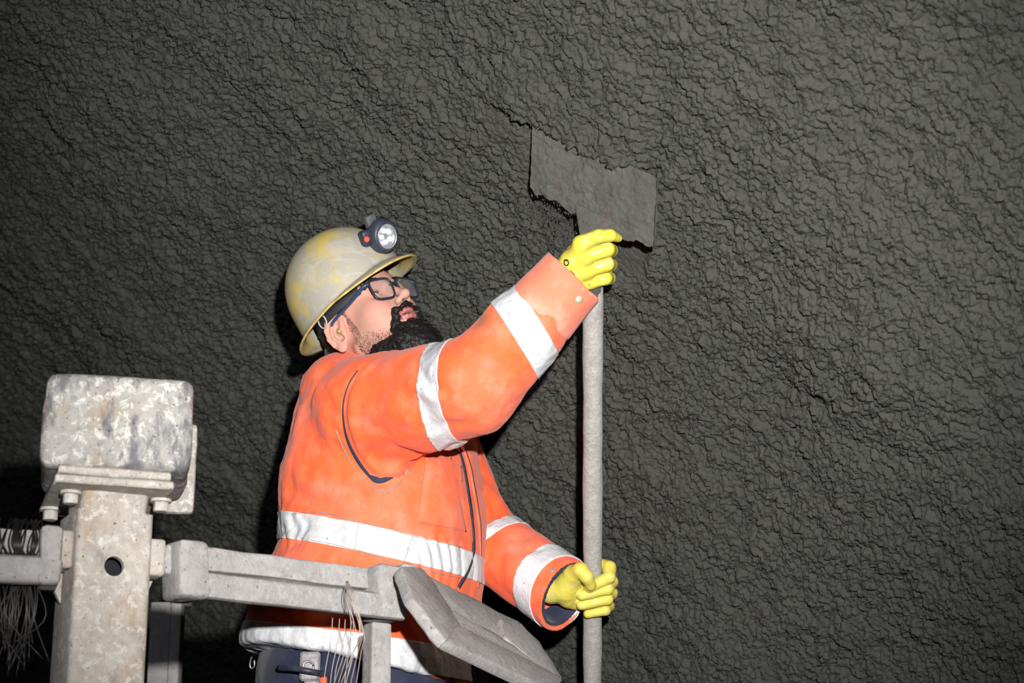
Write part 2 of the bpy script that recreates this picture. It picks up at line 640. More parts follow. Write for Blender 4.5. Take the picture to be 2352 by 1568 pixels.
def tunnel_patch(s0, s1, t0, t1, ds, dt, detail):
    nt_ = int((t1 - t0) / dt) + 1
    if detail:                                  # finer rows towards the near end
        w_ = np.linspace(s0, s1, 400)
        dens = 1.0 / (ds * (1 + 0.9 * np.clip(-0.9 - w_, 0, 9)))
        cum = np.concatenate([[0], np.cumsum((dens[1:] + dens[:-1]) / 2 * np.diff(w_))])
        ns = int(cum[-1]) + 1
        sv = np.interp(np.linspace(0, cum[-1], ns), cum, w_)
    else:
        ns = int((s1 - s0) / ds) + 1
        sv = np.linspace(s0, s1, ns)
    S, T = np.meshgrid(sv, np.linspace(t0, t1, nt_), indexing='ij')
    S, T = S.ravel(), T.ravel()
    th = T / RAD
    nn = np.cos(th)[:, None] * N - np.sin(th)[:, None] * TT    # local inward normal
    P = C0 + S[:, None] * AX - RAD * nn
    q = np.stack([S, T, 0 * S], 1).astype(np.float32)
    hgt = 0.035 * fbm3(q * 1.7 + 3.1, 3) + 0.010 * fbm3(q * 7.0 + 9.0, 2)
    hgt = hgt * (1 - 0.92 * np.exp(-((P - PB) ** 2).sum(1) / 0.26 ** 2))     # levelled where the blade has been at work
    if detail:
        hgt = hgt + 0.0060 * fbm3(q * 21.0 + 2.0, 2)
        iso = norm(CR - CU)                     # spray direction: lumps are drawn out a little this way
        i1, i2 = iso @ AX, iso @ TT
        il = math.hypot(i1, i2)
        i1, i2 = i1 / il, i2 / il
        Sa, Ta = (S * i1 + T * i2) * 0.74, (-S * i2 + T * i1) * 1.12
        for (f, amp, sd) in ((46.0, 0.0036, 1), (84.0, 0.0092, 2), (135.0, 0.0068, 4)):
            wx = noise3(q * f * 0.45 + sd * 11.0) * 0.75 + noise3(q * f * 1.3 + sd * 5.0) * 0.25
            wy = noise3(q * f * 0.45 + sd * 23.0 + 5.0) * 0.75 + noise3(q * f * 1.3 + sd * 31.0) * 0.25
            f1, f21, rid = worley2((Sa * f + wx).astype(np.float32), (Ta * f + wy).astype(np.float32), sd)
            dome = np.clip(1.0 - (f1 / 0.9) ** 2, 0, 1)
            hgt = hgt + amp * (dome * (0.25 + 1.1 * rid) - 0.5) - amp * 0.55 * np.clip(1 - f21 / 0.14, 0, 1)
        hgt = hgt + 0.0045 * fbm3(q * 40.0, 3)
        d = P - PB
        e, r = d @ BE, d @ BD
        rag = 0.005 * fbm3(np.stack([e * 95, e * 0 + 3, e * 0], 1), 2) + 0.006 * fbm3(np.stack([e * 45, e * 0, e * 0], 1), 3) + 0.003 * fbm3(np.stack([e * 14 + 7, e * 0, e * 0], 1), 2)
        edge = 0.085 + 0.14 * np.clip(e - 0.05, 0, 1) + 1.1 * rag          # lower edge of the layer that is not scraped yet
        win = np.exp(-np.clip(-e - 0.20, 0, 9) ** 2 / 0.06 ** 2) * np.clip((0.138 - e) / 0.02, 0, 1)
        winl = win * np.clip((0.115 - e) / 0.05, 0, 1)
        up = np.clip((r - edge) / 0.010 + 0.5, 0, 1)
        fall = np.exp(-np.clip(r - edge, 0, 9) / 0.22)
        hgt = hgt + winl * (up * fall * 0.034)
        band = win * np.exp(-np.clip(-e - 0.145, 0, 9) ** 2 / 0.022 ** 2) * (1 - up) * np.exp(-np.clip(-0.16 - r, 0, 9) ** 2 / 0.05 ** 2)
        left = np.exp(-np.clip(e + 0.04, 0, 9) ** 2 / 0.05 ** 2)
        hgt = hgt * (1 - 0.8 * band) - 0.020 * band
        sm = np.exp(-((e + 0.225) / 0.06) ** 2 - ((r - 0.03) / 0.07) ** 2)
        hgt = hgt * (1 - 0.55 * sm)
    P = P + hgt[:, None] * nn
    i = np.arange(ns * nt_).reshape(ns, nt_)
    F = np.stack([i[:-1, :-1].ravel(), i[1:, :-1].ravel(), i[1:, 1:].ravel(), i[:-1, 1:].ravel()], 1)
    # orient towards the camera
    fn = np.cross(P[F[0, 1]] - P[F[0, 0]], P[F[0, 3]] - P[F[0, 0]])
    if fn @ N < 0:
        F = F[:, ::-1]
    return P, F

def st_of(px, py):
    d = norm(ray(px, py))
    o = CAM - C0
    dp, op = d - AX * (d @ AX), o - AX * (o @ AX)
    a, b_, c = dp @ dp, 2 * dp @ op, op @ op - RAD * RAD
    t = (-b_ + math.sqrt(b_ * b_ - 4 * a * c)) / (2 * a)
    p = CAM + d * t
    v = (p - C0) - AX * ((p - C0) @ AX)
    return (p - C0) @ AX, RAD * math.atan2(v @ TT, -(v @ N))
cs = np.array([st_of(x, y) for x in (-160, 600, 1176, 1800, 2510) for y in (-140, 400, 784, 1200, 1700)])
s_lo, s_hi = cs[:, 0].min(), cs[:, 0].max()
t_lo, t_hi = cs[:, 1].min(), cs[:, 1].max()
print('wall patch', s_lo, s_hi, t_lo, t_hi)
s_mid = st_of(700, 900)[0]
Vw, Fw = tunnel_patch(s_lo, s_hi, t_lo, t_hi, 0.0030, 0.0032, True)
print('wall verts', len(Vw))
wall = mesh_obj('wall_right', Vw, Fw, M['shotcrete'])
tag(wall, 'dark grey sprayed concrete tunnel wall with a rough lumpy surface', 'wall', kind='structure')
# the rest of the bore, seen only from other positions and needed for bounced light
half = math.pi * RAD
th_f = math.asin(min(1, (0 - C0[2]) / RAD))
def coarse(name, s0, s1, t0, t1, label):
    v, f = tunnel_patch(s0, s1, t0, t1, 0.12, 0.12, False)
    o = mesh_obj(name, v, f, M['shotcrete'])
    tag(o, label, 'wall' if 'wall' in name else 'ceiling', kind='structure')
coarse('ceiling', s_lo - 4, s_hi + 4, t_hi - 0.02, t_hi + 9.0, 'dark sprayed concrete tunnel vault overhead')
coarse('wall_back', s_lo - 6, s_lo + 0.02, t_lo - 1.0, t_hi, 'far stretch of the sprayed concrete tunnel wall')
coarse('wall_front', s_hi - 0.02, s_hi + 4, t_lo - 1.0, t_hi, 'near stretch of the sprayed concrete tunnel wall beyond the right edge')
coarse('wall_base', s_lo - 0.1, s_hi + 0.1, t_lo - 4.0, t_lo + 0.02, 'foot of the sprayed concrete tunnel wall')
fm = plain('tunnel_mud', (0.07, 0.066, 0.06), 0.8, 0, 0.3, 0.4, 3, 0.5, 12)
fb = bmesh.new()
bmesh.ops.create_grid(fb, x_segments=60, y_segments=60, size=8)
fo = bm_obj('floor', fb, fm, None, True)
co = np.array([v.co[:] for v in fo.data.vertices])
zz = 0.03 * fbm3(co * 1.4, 3) - 0.04
for v, k in zip(fo.data.vertices, zz):
    v.co.z = float(k)
tag(fo, 'dark muddy tunnel floor', 'floor', kind='structure')

# ------------------------------------------------------------------ work platform, post and rails
P_END = at(905, 1320, -0.58)
ZR = P_END[2]                                   # height of the rails
YAW = math.radians(27)
UX = np.array([math.cos(YAW), math.sin(YAW), 0.0])
VY = np.array([-math.sin(YAW), math.cos(YAW), 0.0])
UP = np.array([0.0, 0, 1.0])
M['deck'] = plain('deck_planks', (0.20, 0.17, 0.14), 0.85, 0, 0.2, 0.4, 12, 0.4, 60)
M['blade'] = None
Z_DECK = 1.22

def rail_frame(name, P0, x, y, z, L, label, group, hgt=0.050, drop=0.043, depth=0.03, end=0.055, shift=0.0):
    """rail of a recessed upper bar, a lower lip standing proud of it and two end blocks; P0 = top left front corner"""
    o = empty(name, P0)
    tag(o, label, 'rail', group)
    Mx = frame_matrix(P0, x, y, z)
    sh = Matrix.Identity(4)
    sh[0][2] = -shift                           # leaning ends: the lip runs on past the upper bar
    Mx = Mx @ sh
    tot = hgt + drop
    def part(nm, cx, cy, cz, sx, sy, sz, mat, bev=0.006, seed=0, cuts=6):
        b = box_bm((sx, sy, sz), Mx, bev, 2, center=(cx, cy, cz))
        if cuts:
            subdiv_noise(b, cuts, 0.0022, 34, seed)
        bmesh.ops.recalc_face_normals(b, faces=list(b.faces))
        return bm_obj(nm, b, mat, o, True, 42)
    part('upper_bar', L / 2, 0.055, -hgt * 0.40, L - end, 0.07, hgt * 0.80, M['cement'], 0.005, 1)
    part('lower_lip', L / 2, 0.0, -hgt - drop * 0.5, L, depth, drop, M['cement'], 0.007, 2)
    ledge = prism_bm([(-depth * 0.4, 0.0), (0.028, 0.0), (0.020, 0.010), (0.004, 0.009)], L - 0.02, Mx @ Matrix(((0, 0, 1, 0.01), (1, 0, 0, 0), (0, 1, 0, -hgt - 0.004), (0, 0, 0, 1))), 0.002, 1)
    subdiv_noise(ledge, 8, 0.0022, 40, 5)
    bm_obj('ledge', ledge, M['cement'], o, True, 42)
    for nm, cx in (('end_block', end * 0.5), ('end_block', L - end * 0.5)):
        part(nm, cx, 0.022, -tot * 0.5, end, 0.080, tot + 0.002, M['cement'], 0.009, cx * 9, 3)
    return o, Mx, L
def horiz(P0, P1):
    x = norm(P1 - P0)
    return x, np.cross(UP, x), UP, float(np.linalg.norm(P1 - P0))

A0 = at_z(402, 1240, ZR + 0.033)
A1 = at_z(918, 1305, ZR + 0.033)
ax_ = horiz(A0, A1)
rail1, MR1, LR1 = rail_frame('guard_rail', A0, *ax_, 'cement caked guard rail crossing in front of the orange jacket', 'platform guard rails', shift=0.10)
QA, QB, QD = at(936, 1304, -0.46), at(1200, 1430, -0.14), at(1027, 1462, -0.56)
x_ = norm(QB - QA)
z_ = norm((QA - QD) - x_ * ((QA - QD) @ x_))
sh_ = float((QD - QA) @ x_) / float((QA - QD) @ z_)
y_ = np.cross(z_, x_)                           # away from the viewer
def on_panel(px, py, out=0.0):
    d = ray(px, py)
    o_ = QA - y_ * out
    return CAM + d * (((o_ - CAM) @ y_) / (d @ y_))
rail2 = empty('guard_rail', QA)
tag(rail2, 'cement caked guard rail slanting away below the lower glove', 'rail', 'platform guard rails')
def panel_piece(nm, poly, out, thick, mat=None, bev=0.005, cuts=4, seed=1):
    """plate of the slanting rail: outline in the rail's own plane, given thickness behind it"""
    P = [on_panel(px, py, out) for px, py in poly]
    O = P[0]
    q = [((p - O) @ x_, (p - O) @ z_) for p in P]
    b = prism_bm(q, thick, frame_matrix(O, x_, z_, y_) , bev, 2)
    subdiv_noise(b, cuts, 0.0022, 34, seed)
    bmesh.ops.recalc_face_normals(b, faces=list(b.faces))
    return bm_obj(nm, b, mat or M['cement'], rail2, True, 42)
panel_piece('upper_bar', [(950, 1301), (1196, 1428), (1186, 1474), (1160, 1470), (985, 1366)], 0.0, 0.022, seed=2)
panel_piece('ledge', [(1040, 1398), (1160, 1466), (1262, 1540), (1240, 1536), (1045, 1436)], 0.012, 0.022, seed=3)
panel_piece('lower_lip', [(1052, 1430), (1292, 1552), (1294, 1563), (1262, 1583), (1025, 1470)], 0.022, 0.022, seed=4)
panel_piece('end_block', [(922, 1300), (966, 1299), (1005, 1345), (1060, 1436), (1026, 1472), (948, 1372)], 0.018, 0.022, seed=5)
panel_piece('end_block', [(1150, 1420), (1197, 1427), (1241, 1474), (1296, 1557), (1284, 1563), (1160, 1462)], 0.014, 0.022, seed=6)
C1 = at_z(146, 1214, ZR + 0.033)
C0r = C1 + (at_z(0, 1206, ZR + 0.033) - C1) * 4.0
rail3, MR3, LR3 = rail_frame('guard_rail', C0r, *horiz(C0r, C1), 'cement caked guard rail at the left edge with wire hung over it', 'platform guard rails', end=0.036)
# short hinge link between the two rails in front of the jacket
lkb = box_bm((0.030, 0.035, 0.040), frame_matrix(at(931, 1322, -0.43), UX, VY, UP), 0.005, 2)
bm_obj('hinge_link', lkb, M['cement'], rail2, True, 40)
lkb = box_bm((0.024, 0.030, 0.018), frame_matrix(at(932, 1354, -0.42), UX, VY, UP), 0.003, 2)
bm_obj('hinge_stop', lkb, M['rust'], rail2, True, 40)

# post with its head
PC = at_z(262, 1300, ZR - 0.02)                 # a point on the front face of the post
print('post', PC)
post = empty('platform_post', (PC[0], PC[1] + 0.07, Z_DECK))
tag(post, 'square steel post topped with a cement spattered block', 'post')
def PM(x, y, z):
    """post frame: x along the rail, y away from the viewer, z up from the rail height"""
    o = PC + UX * x + VY * y + UP * z
    return frame_matrix(o, UX, VY, UP)
def post_part(nm, c, s, bev, mat, cuts=5, amp=0.0018, seed=0, segs=3):
    b = box_bm(s, PM(*c), bev, segs)
    if cuts:
        subdiv_noise(b, cuts, amp, 30, seed)
    bmesh.ops.recalc_face_normals(b, faces=list(b.faces))
    return bm_obj(nm, b, mat, post, True, 40)
z_low = Z_DECK - (ZR - 0.02)
# outer sleeve with a bored hole: built as a ring so that the hole is real
def sleeve_with_hole():
    w, d = 0.128, 0.128
    z0, z1 = z_low, 0.092
    hr = 0.0165
    b = bmesh.new()
    def rr(u, z):                               # front face point
        return Vector((u, -0.0, z))
    # front face: grid of quads around an octagon hole
    nseg = 24
    ring = [b.verts.new((hr * math.cos(2 * math.pi * k / nseg), 0, hr * math.sin(2 * math.pi * k / nseg))) for k in range(nseg)]
    ring_in = [b.verts.new((hr * math.cos(2 * math.pi * k / nseg), 0.012, hr * math.sin(2 * math.pi * k / nseg))) for k in range(nseg)]
    sq = 0.05
    sqv = []
    for k in range(nseg):
        a = 2 * math.pi * k / nseg
        c, s = math.cos(a), math.sin(a)
        m = sq / max(abs(c), abs(s))
        sqv.append(b.verts.new((c * m, 0, s * m)))
    for k in range(nseg):
        k2 = (k + 1) % nseg
        b.faces.new((ring[k], ring[k2], sqv[k2], sqv[k]))
        b.faces.new((ring[k2], ring[k], ring_in[k], ring_in[k2]))
    hw = w / 2 - 0.012
    top = [b.verts.new((x, 0, z1)) for x in (-hw, hw)]
    bot = [b.verts.new((x, 0, z0)) for x in (-hw, hw)]
    tv = [v for v in sqv if abs(v.co.z - sq) < 1e-6]
    tv.sort(key=lambda v: v.co.x)
    bv = [v for v in sqv if abs(v.co.z + sq) < 1e-6]
    bv.sort(key=lambda v: v.co.x)
    lv = [v for v in sqv if abs(v.co.x + sq) < 1e-6]
    lv.sort(key=lambda v: v.co.z)
    rv = [v for v in sqv if abs(v.co.x - sq) < 1e-6]
    rv.sort(key=lambda v: v.co.z)
    b.faces.new([top[0]] + tv + [top[1]])
    b.faces.new([bot[1]] + bv[::-1] + [bot[0]])
    b.faces.new([bot[0]] + lv + [top[0]])
    b.faces.new([top[1]] + rv[::-1] + [bot[1]])
    # rounded corners, sides and back
    def col(x, y):
        return (b.verts.new((x, y, z0)), b.verts.new((x, y, z1)))
    cols = [(bot[1], top[1])]
    for k in range(1, 6):
        a = -math.pi / 2 + math.pi / 2 * k / 5
        cols.append(col(hw + 0.012 * math.cos(a), 0.012 + 0.012 * math.sin(a)))
    for k in range(0, 6):
        a = math.pi / 2 * k / 5
        cols.append(col(hw + 0.012 * math.cos(a), d - 0.012 + 0.012 * math.sin(a)))
    for k in range(0, 6):
        a = math.pi / 2 + math.pi / 2 * k / 5
        cols.append(col(-hw + 0.012 * math.cos(a), d - 0.012 + 0.012 * math.sin(a)))
    for k in range(0, 5):
        a = math.pi + math.pi / 2 * k / 5
        cols.append(col(-hw + 0.012 * math.cos(a), 0.012 + 0.012 * math.sin(a)))
    cols.append((bot[0], top[0]))
    for (a0, a1), (b0, b1) in zip(cols[:-1], cols[1:]):
        b.faces.new((a0, b0, b1, a1))
    b.faces.new([c[1] for c in cols])
    bmesh.ops.recalc_face_normals(b, faces=list(b.faces))
    b.transform(PM(0.0, 0.0, 0.0))
    return b
bm_obj('sleeve', sleeve_with_hole(), M['crust_post'], post, True, 35)
bb = box_bm((0.06, 0.005, 0.06), PM(0, 0.055, 0.0), 0.001, 1)  # near-black plate set behind the opening, standing in for the shade inside
bm_obj('bore_shade', bb, M['hole_shade'], post)
# lug on the left of the sleeve
post_part('inner_tube', (0.0, 0.062, 0.105), (0.112, 0.104, 0.08), 0.012, M['crust_post'], 4, 0.0015, 3)
YP = Matrix.Rotation(math.radians(-9), 4, 'Z')
for k, (sx, sy, zz) in enumerate(((0.194, 0.285, 0.132), (0.184, 0.275, 0.148))):
    b = box_bm((sx, sy, 0.014), PM(0.004, 0.098, zz) @ YP, 0.003, 1)
    subdiv_noise(b, 6, 0.0010, 30, 4 + k)
    bmesh.ops.recalc_face_normals(b, faces=list(b.faces))
    bm_obj('flange_plate', b, M['crust_post'], post, True, 40)
# head block: slightly tapered, heavily rounded
YH = Matrix.Rotation(math.radians(-15), 4, 'Z')
hb = box_bm((0.246, 0.26, 0.160), PM(0.018, 0.094, 0.238) @ YH, 0.018, 4)
subdiv_noise(hb, 8, 0.0022, 26, 8)
bm_obj('head_block', hb, M['crust'], post, True, 40)
bp = box_bm((0.246, 0.03, 0.165), PM(0.018, 0.094, 0.238) @ YH @ Matrix.Translation((0.020, 0.138, -0.016)), 0.008, 2)
subdiv_noise(bp, 4, 0.0015, 30, 9)
bm_obj('back_plate', bp, M['crust'], post, True, 40)
for (bx, by) in ((-0.072, 0.030), (-0.068, 0.175), (0.080, 0.022), (0.088, 0.175)):
    b = bmesh.new()
    bmesh.ops.create_cone(b, cap_ends=True, segments=6, radius1=0.0135, radius2=0.0135, depth=0.016)
    bmesh.ops.bevel(b, geom=list(b.edges), offset=0.0015, segments=1, affect='EDGES')
    b.transform(PM(bx, by, 0.111))
    bo = bm_obj('bolt', b, M['bolt'], post, True, 35)
    b = bmesh.new()
    bmesh.ops.create_cone(b, cap_ends=True, segments=20, radius1=0.018, radius2=0.018, depth=0.005)
    b.transform(PM(bx, by, 0.1215))
    bm_obj('washer', b, M['bolt'], bo, True, 35)
# hinge lugs on both sides of the sleeve
for sgn in (-1, 1):
    for k, (dx, w_, h_) in enumerate(((0.078, 0.030, 0.062), (0.104, 0.022, 0.052))):
        nm = 'hinge_lug'
        post_part(nm, (sgn * dx, 0.045, 0.026 + (0.0 if k == 0 else -0.002)), (w_, 0.05, h_), 0.006, M['crust_post'] if k == 0 else M['cement'], 3, 0.0015, dx * 50)
    lug = prism_bm([(0, 0), (0.022, 0), (0.0, -0.055)] if sgn > 0 else [(0, 0), (0.0, -0.05), (-0.03, 0)], 0.012,
                   PM(sgn * 0.066, 0.07, -0.006) @ Matrix(((1, 0, 0, 0), (0, 0, 1, 0), (0, 1, 0, 0), (0, 0, 0, 1))), 0.001, 1)
    bm_obj('gusset', lug, M['crust_post'], post)
    post_part('hinge_pin', (sgn * 0.118, 0.05, 0.024), (0.014, 0.03, 0.042), 0.004, M['rust'], 0)

# stanchion under the end of the front rail
SP = at_z(866, 1418, ZR - 0.07)
def box_between(name, px0, px1, py_top, y, z_bot, depth, mat, parent=None):
    p0 = at(px0, py_top, y)
    p1 = at(px1, py_top, y)
    w = np.linalg.norm(p1 - p0)
    c = (p0 + p1) / 2
    h = c[2] - z_bot
    b = box_bm((w, depth, h), frame_matrix((c[0], c[1] + depth / 2, z_bot + h / 2), UX, VY, UP), 0.004, 2)
    subdiv_noise(b, 6, 0.0016, 35, 12)
    return bm_obj(name, b, mat, parent, True, 40)
yst = float(SP[1]) + 0.045
st = box_between('rail_stanchion', 840, 889, 1428, yst, Z_DECK, 0.045, M['cement'])
tag(st, 'plain upright stanchion under the end of the front guard rail', 'post')

# deck
deck = empty('work_platform', (-0.5, 0.0, Z_DECK - 0.06))
tag(deck, 'raised work platform of planks under the worker', 'platform')
corners = [np.array([-2.2, -1.25]), np.array([PC[0] - 0.1, PC[1] - 0.02]), np.array([A1[0] + 0.03, A1[1] - 0.02]), np.array([0.14, 0.3]), np.array([-0.2, 1.35]), np.array([-2.2, 1.2])]
xs = np.arange(-2.2, 0.25, 0.2)
def inside_span(x):
    ys = []
    n = len(corners)
    for i in range(n):
        a, c = corners[i], corners[(i + 1) % n]
        if (a[0] - x) * (c[0] - x) <= 0 and abs(a[0] - c[0]) > 1e-6:
            ys.append(a[1] + (c[1] - a[1]) * (x - a[0]) / (c[0] - a[0]))
    return (min(ys), max(ys)) if len(ys) >= 2 else None
for x in xs:
    sp = inside_span(min(x + 0.1, 0.1))
    if sp is None or x + 0.19 > 0.2:
        continue
    b = box_bm((0.19, sp[1] - sp[0], 0.04), frame_matrix((x + 0.1, (sp[0] + sp[1]) / 2, Z_DECK - 0.02), CR, (0, 1, 0), UP), 0.004, 1)
    bm_obj('plank', b, M['deck'], deck)
for y in (-0.5, 0.6):
    b = box_bm((2.3, 0.08, 0.08), frame_matrix((-1.05, y, Z_DECK - 0.08), CR, (0, 1, 0), UP), 0.004, 1)
    bm_obj('bearer', b, M['crust_post'], deck)
for (x, y) in ((-2.1, -0.5), (0.0, -0.5), (-2.1, 0.6), (0.0, 0.6)):
    b = box_bm((0.08, 0.08, Z_DECK - 0.12), frame_matrix((x, y, (Z_DECK - 0.12) / 2 - 0.0), CR, (0, 1, 0), UP), 0.004, 1)
    bm_obj('leg', b, M['crust_post'], deck)

# out of focus stanchions on the far side of the platform
def far_post(px, py, y, w, label, clamp):
    t = at(px, py, y)
    o = empty('rail_stanchion', (t[0], t[1], Z_DECK))
    tag(o, label, 'post', 'far platform posts')
    b = box_bm((w, w, t[2] - Z_DECK), frame_matrix((t[0], t[1], (t[2] + Z_DECK) / 2), CR, (0, 1, 0), UP), 0.006, 2)
    bm_obj('tube', b, M['cement'], o, True, 40)
    b = box_bm((w * 0.55, w * 1.2, 0.30), frame_matrix((t[0] + w * 0.75, t[1], t[2] - 0.06), CR, (0, 1, 0), UP), 0.008, 2)
    bm_obj('clamp', b, M['cement'], o, True, 40)
    b = box_bm((w * 0.5, w * 1.3, 0.055), frame_matrix((t[0] + w * 1.1, t[1], t[2] + clamp), CR, (0, 1, 0), UP), 0.008, 2)
    bm_obj('clamp_jaw', b, M['cement'], o, True, 40)
far_post(374, 1385, 0.95, 0.052, 'blurred stanchion behind the square post', 0.02)
far_post(1075, 1512, 0.85, 0.05, 'blurred stanchion half hidden behind the jacket hem', -0.01)

# binding wire
def wire_bundle(name, strands, mat, label, rad=0.0011):
    o = empty(name, strands[0][0])
    tag(o, label, 'wire', None)
    for s in strands:
        v, f = tube_mesh(spline(s, 30), rad, 5)
        mesh_obj('strand', v, f, mat, o)
rnd = random.Random(3)
str_ = []
n3, x3 = np.array([MR3[0][1], MR3[1][1], MR3[2][1]]), np.array([MR3[0][0], MR3[1][0], MR3[2][0]])
for k in range(30):
    px = rnd.uniform(10, 92) if k > 2 else rnd.uniform(-8, 10)
    pt = C1 - np.array([MR3[0][0], MR3[1][0], MR3[2][0]]) * ((146 - px) / 1360.0) + UP * 0.002
    w = rnd.gauss(0, 0.006)
    front = pt - n3 * 0.0 + n3 * (0.012)
    a = pt + n3 * 0.06 + UP * 0.012 + x3 * w
    top = pt + n3 * 0.03 + UP * (0.010 + rnd.uniform(0, 0.006)) + x3 * w * 0.5
    c = pt + n3 * -0.004 + UP * (-0.028) + x3 * rnd.gauss(0, 0.008)
    e = pt + n3 * 0.017 + UP * (-0.070) + x3 * rnd.gauss(0, 0.010)
    h = pt + n3 * 0.035 + UP * (-0.14) + x3 * rnd.gauss(0, 0.012)
    tl = pt + n3 * 0.03 + UP * (-rnd.uniform(0.17, 0.245)) + x3 * (rnd.gauss(-0.006, 0.022))
    str_.append([a, top, c, e, h, tl])
wire_bundle('tie_wire_bundle', str_, M['wire'], 'bundle of dark tie wires draped over the rail at the left edge', 0.0013)
str2 = []
x1 = UX
pt = at_z(800, 1352, ZR - 0.03)
for k in range(7):
    px_t = (792, 797, 803, 808, 812, 816, 800)[k]
    m1 = (812, 806, 826, 832, 836, 828, 820)[k]
    b1 = (770, 760, 788, 800, 815, 775, 790)[k]
    y0 = float(pt[1]) - 0.035
    p0 = at(795 + k * 0.8, 1335, y0 + 0.03)
    p1 = at(px_t, 1372, y0 - 0.01)
    p2 = at(m1, 1430 + 6 * k, y0 - 0.015)
    p3 = at((m1 * 2 + b1) / 3, 1500, y0)
    p4 = at(b1, 1590, y0 + 0.02)
    str2.append([p0, p1, p2, p3, p4])
for (xa, ya, xb, yb) in ((764, 1418, 742, 1585), (780, 1420, 757, 1585), (793, 1422, 766, 1585), (808, 1425, 790, 1580)):
    y0 = float(pt[1]) + 0.02
    str2.append([at(xa, ya, y0), at(xa - 4, ya + 50, y0), at(xb + 6, yb - 50, y0), at(xb, yb, y0)])
wire_bundle('tie_wire_bundle', str2, M['wire_light'], 'loose pale tie wires hanging from the front rail before the lower reflective stripe', 0.0007)

# ------------------------------------------------------------------ scraper: pole and blade
M['pole'] = mat_crust('cement_grey_wood', (0.42, 0.40, 0.375), (0.50, 0.48, 0.46), (0.34, 0.32, 0.30), (0.36, 0.29, 0.22), 0.66, 1.6, 0.62)
def mat_blade():
    m, nt, b = new_mat('wet_concrete_on_steel')
    n = tex(nt, 'noise', 16, 6, 0.65)
    c = mix(nt, ramp(nt, n, [(0.4, BK), (0.65, WH)]), (0.080, 0.081, 0.069), (0.115, 0.115, 0.098))
    r = tex(nt, 'noise', 9, 5, 0.6)
    c = mix(nt, ramp(nt, r, [(0.60, BK), (0.68, W(0.5))]), c, (0.085, 0.045, 0.032))
    lk(nt, c, b.inputs['Base Color'])
    lk(nt, ramp(nt, tex(nt, 'noise', 120, 4), [(0.35, W(0.18)), (0.6, W(0.6))]), b.inputs['Roughness'])
    bump(nt, b, tex(nt, 'noise', 110, 7, 0.75), 0.9, 0.006)
    return m
M['blade'] = mat_blade()
HAND_T = at(1362, 610, -0.47)                   # pole axis at the upper hand
HAND_L = at(1361, 1345, 0.10)                   # pole axis at the lower hand
PD = norm(HAND_T - HAND_L)                      # pole direction, upwards
scr = empty('scraper', HAND_L)
tag(scr, 'long handled scraper with a steel blade pressed to the wall', 'scraper')
p_bot = HAND_L - PD * 0.62
p_top = HAND_T + PD * 0.015
ts = np.linspace(0, 1, 60)
pp = p_bot + ts[:, None] * (p_top - p_bot)
rad = 0.0196 + 0.0006 * np.sin(ts * 23) + 0.0004 * np.sin(ts * 61 + 1)
v, f = tube_mesh(pp, rad, 24)
vn = fbm3(v * 60, 3)
ax = p_bot + ((v - p_bot) @ PD)[:, None] * PD
v = v + (v - ax) * (vn[:, None] * 0.022)
mesh_obj('pole', v, f, M['pole'], scr)
# blade: trapezoid plate, upper edge on the wall, lower edge lifted
def off_plane(px, py, off):
    d = ray(px, py)
    return CAM + d * (((PB + N * off - CAM) @ N) / (d @ N))
blade_c = [off_plane(1225, 270, 0.004), off_plane(1511, 405, 0.004), off_plane(1503, 576, 0.066), off_plane(1219, 440, 0.058)]
def blade_mesh():
    nx, ny = 90, 56
    V, F = [], []
    uu, vv = np.meshgrid(np.linspace(0, 1, nx), np.linspace(0, 1, ny), indexing='ij')
    uu, vv = uu.ravel(), vv.ravel()
    # round the lower corners and knock the outline about a little
    P = ((1 - uu) * (1 - vv))[:, None] * blade_c[0] + (uu * (1 - vv))[:, None] * blade_c[1] + (uu * vv)[:, None] * blade_c[2] + ((1 - uu) * vv)[:, None] * blade_c[3]
    cen = sum(blade_c) / 4
    ex, ey = norm(blade_c[1] - blade_c[0]), norm(blade_c[3] - blade_c[0])
    a, b_ = np.abs(uu - 0.5) * 2, np.abs(vv - 0.5) * 2
    w = (np.clip((a - 0.93) / 0.07, 0, 1) * np.clip((b_ - 0.90) / 0.10, 0, 1))
    P = cen + (P - cen) * (1 - 0.045 * w)[:, None]
    low = np.clip((vv - 0.93) / 0.07, 0, 1)
    P = P + (low * 0.006 * fbm3(np.stack([uu * 18, 0 * uu, 0 * uu], 1), 3))[:, None] * ey
    nb = norm(np.cross(ex, ey))
    if nb @ N < 0:
        nb = -nb
    mud = np.clip(0.5 + fbm3(P * 34, 4), 0, 1.4) * (1 - 0.85 * np.clip((a - 0.72) / 0.22, 0, 1)) * (1 - 0.5 * np.clip((b_ - 0.85) / 0.15, 0, 1))
    front = P + nb * (0.0025 + 0.005 * mud[:, None] + 0.0022 * fbm3(P * 120, 3)[:, None])
    back = P - nb * 0.0015
    n = nx * ny
    i = np.arange(n).reshape(nx, ny)
    q = np.stack([i[:-1, :-1].ravel(), i[1:, :-1].ravel(), i[1:, 1:].ravel(), i[:-1, 1:].ravel()], 1)
    rim = np.concatenate([i[:, 0], i[-1, 1:], i[-2::-1, -1], i[0, -2:0:-1]])
    r2 = np.roll(rim, -1)
    side = np.stack([rim, r2, r2 + n, rim + n], 1)
    return np.concatenate([front, back]), np.concatenate([q, q[:, ::-1] + n, side])
bv, bf = blade_mesh()
bo = mesh_obj('blade', bv, bf, M['blade'], scr)
md = bo.modifiers.new('n', 'WEIGHTED_NORMAL')
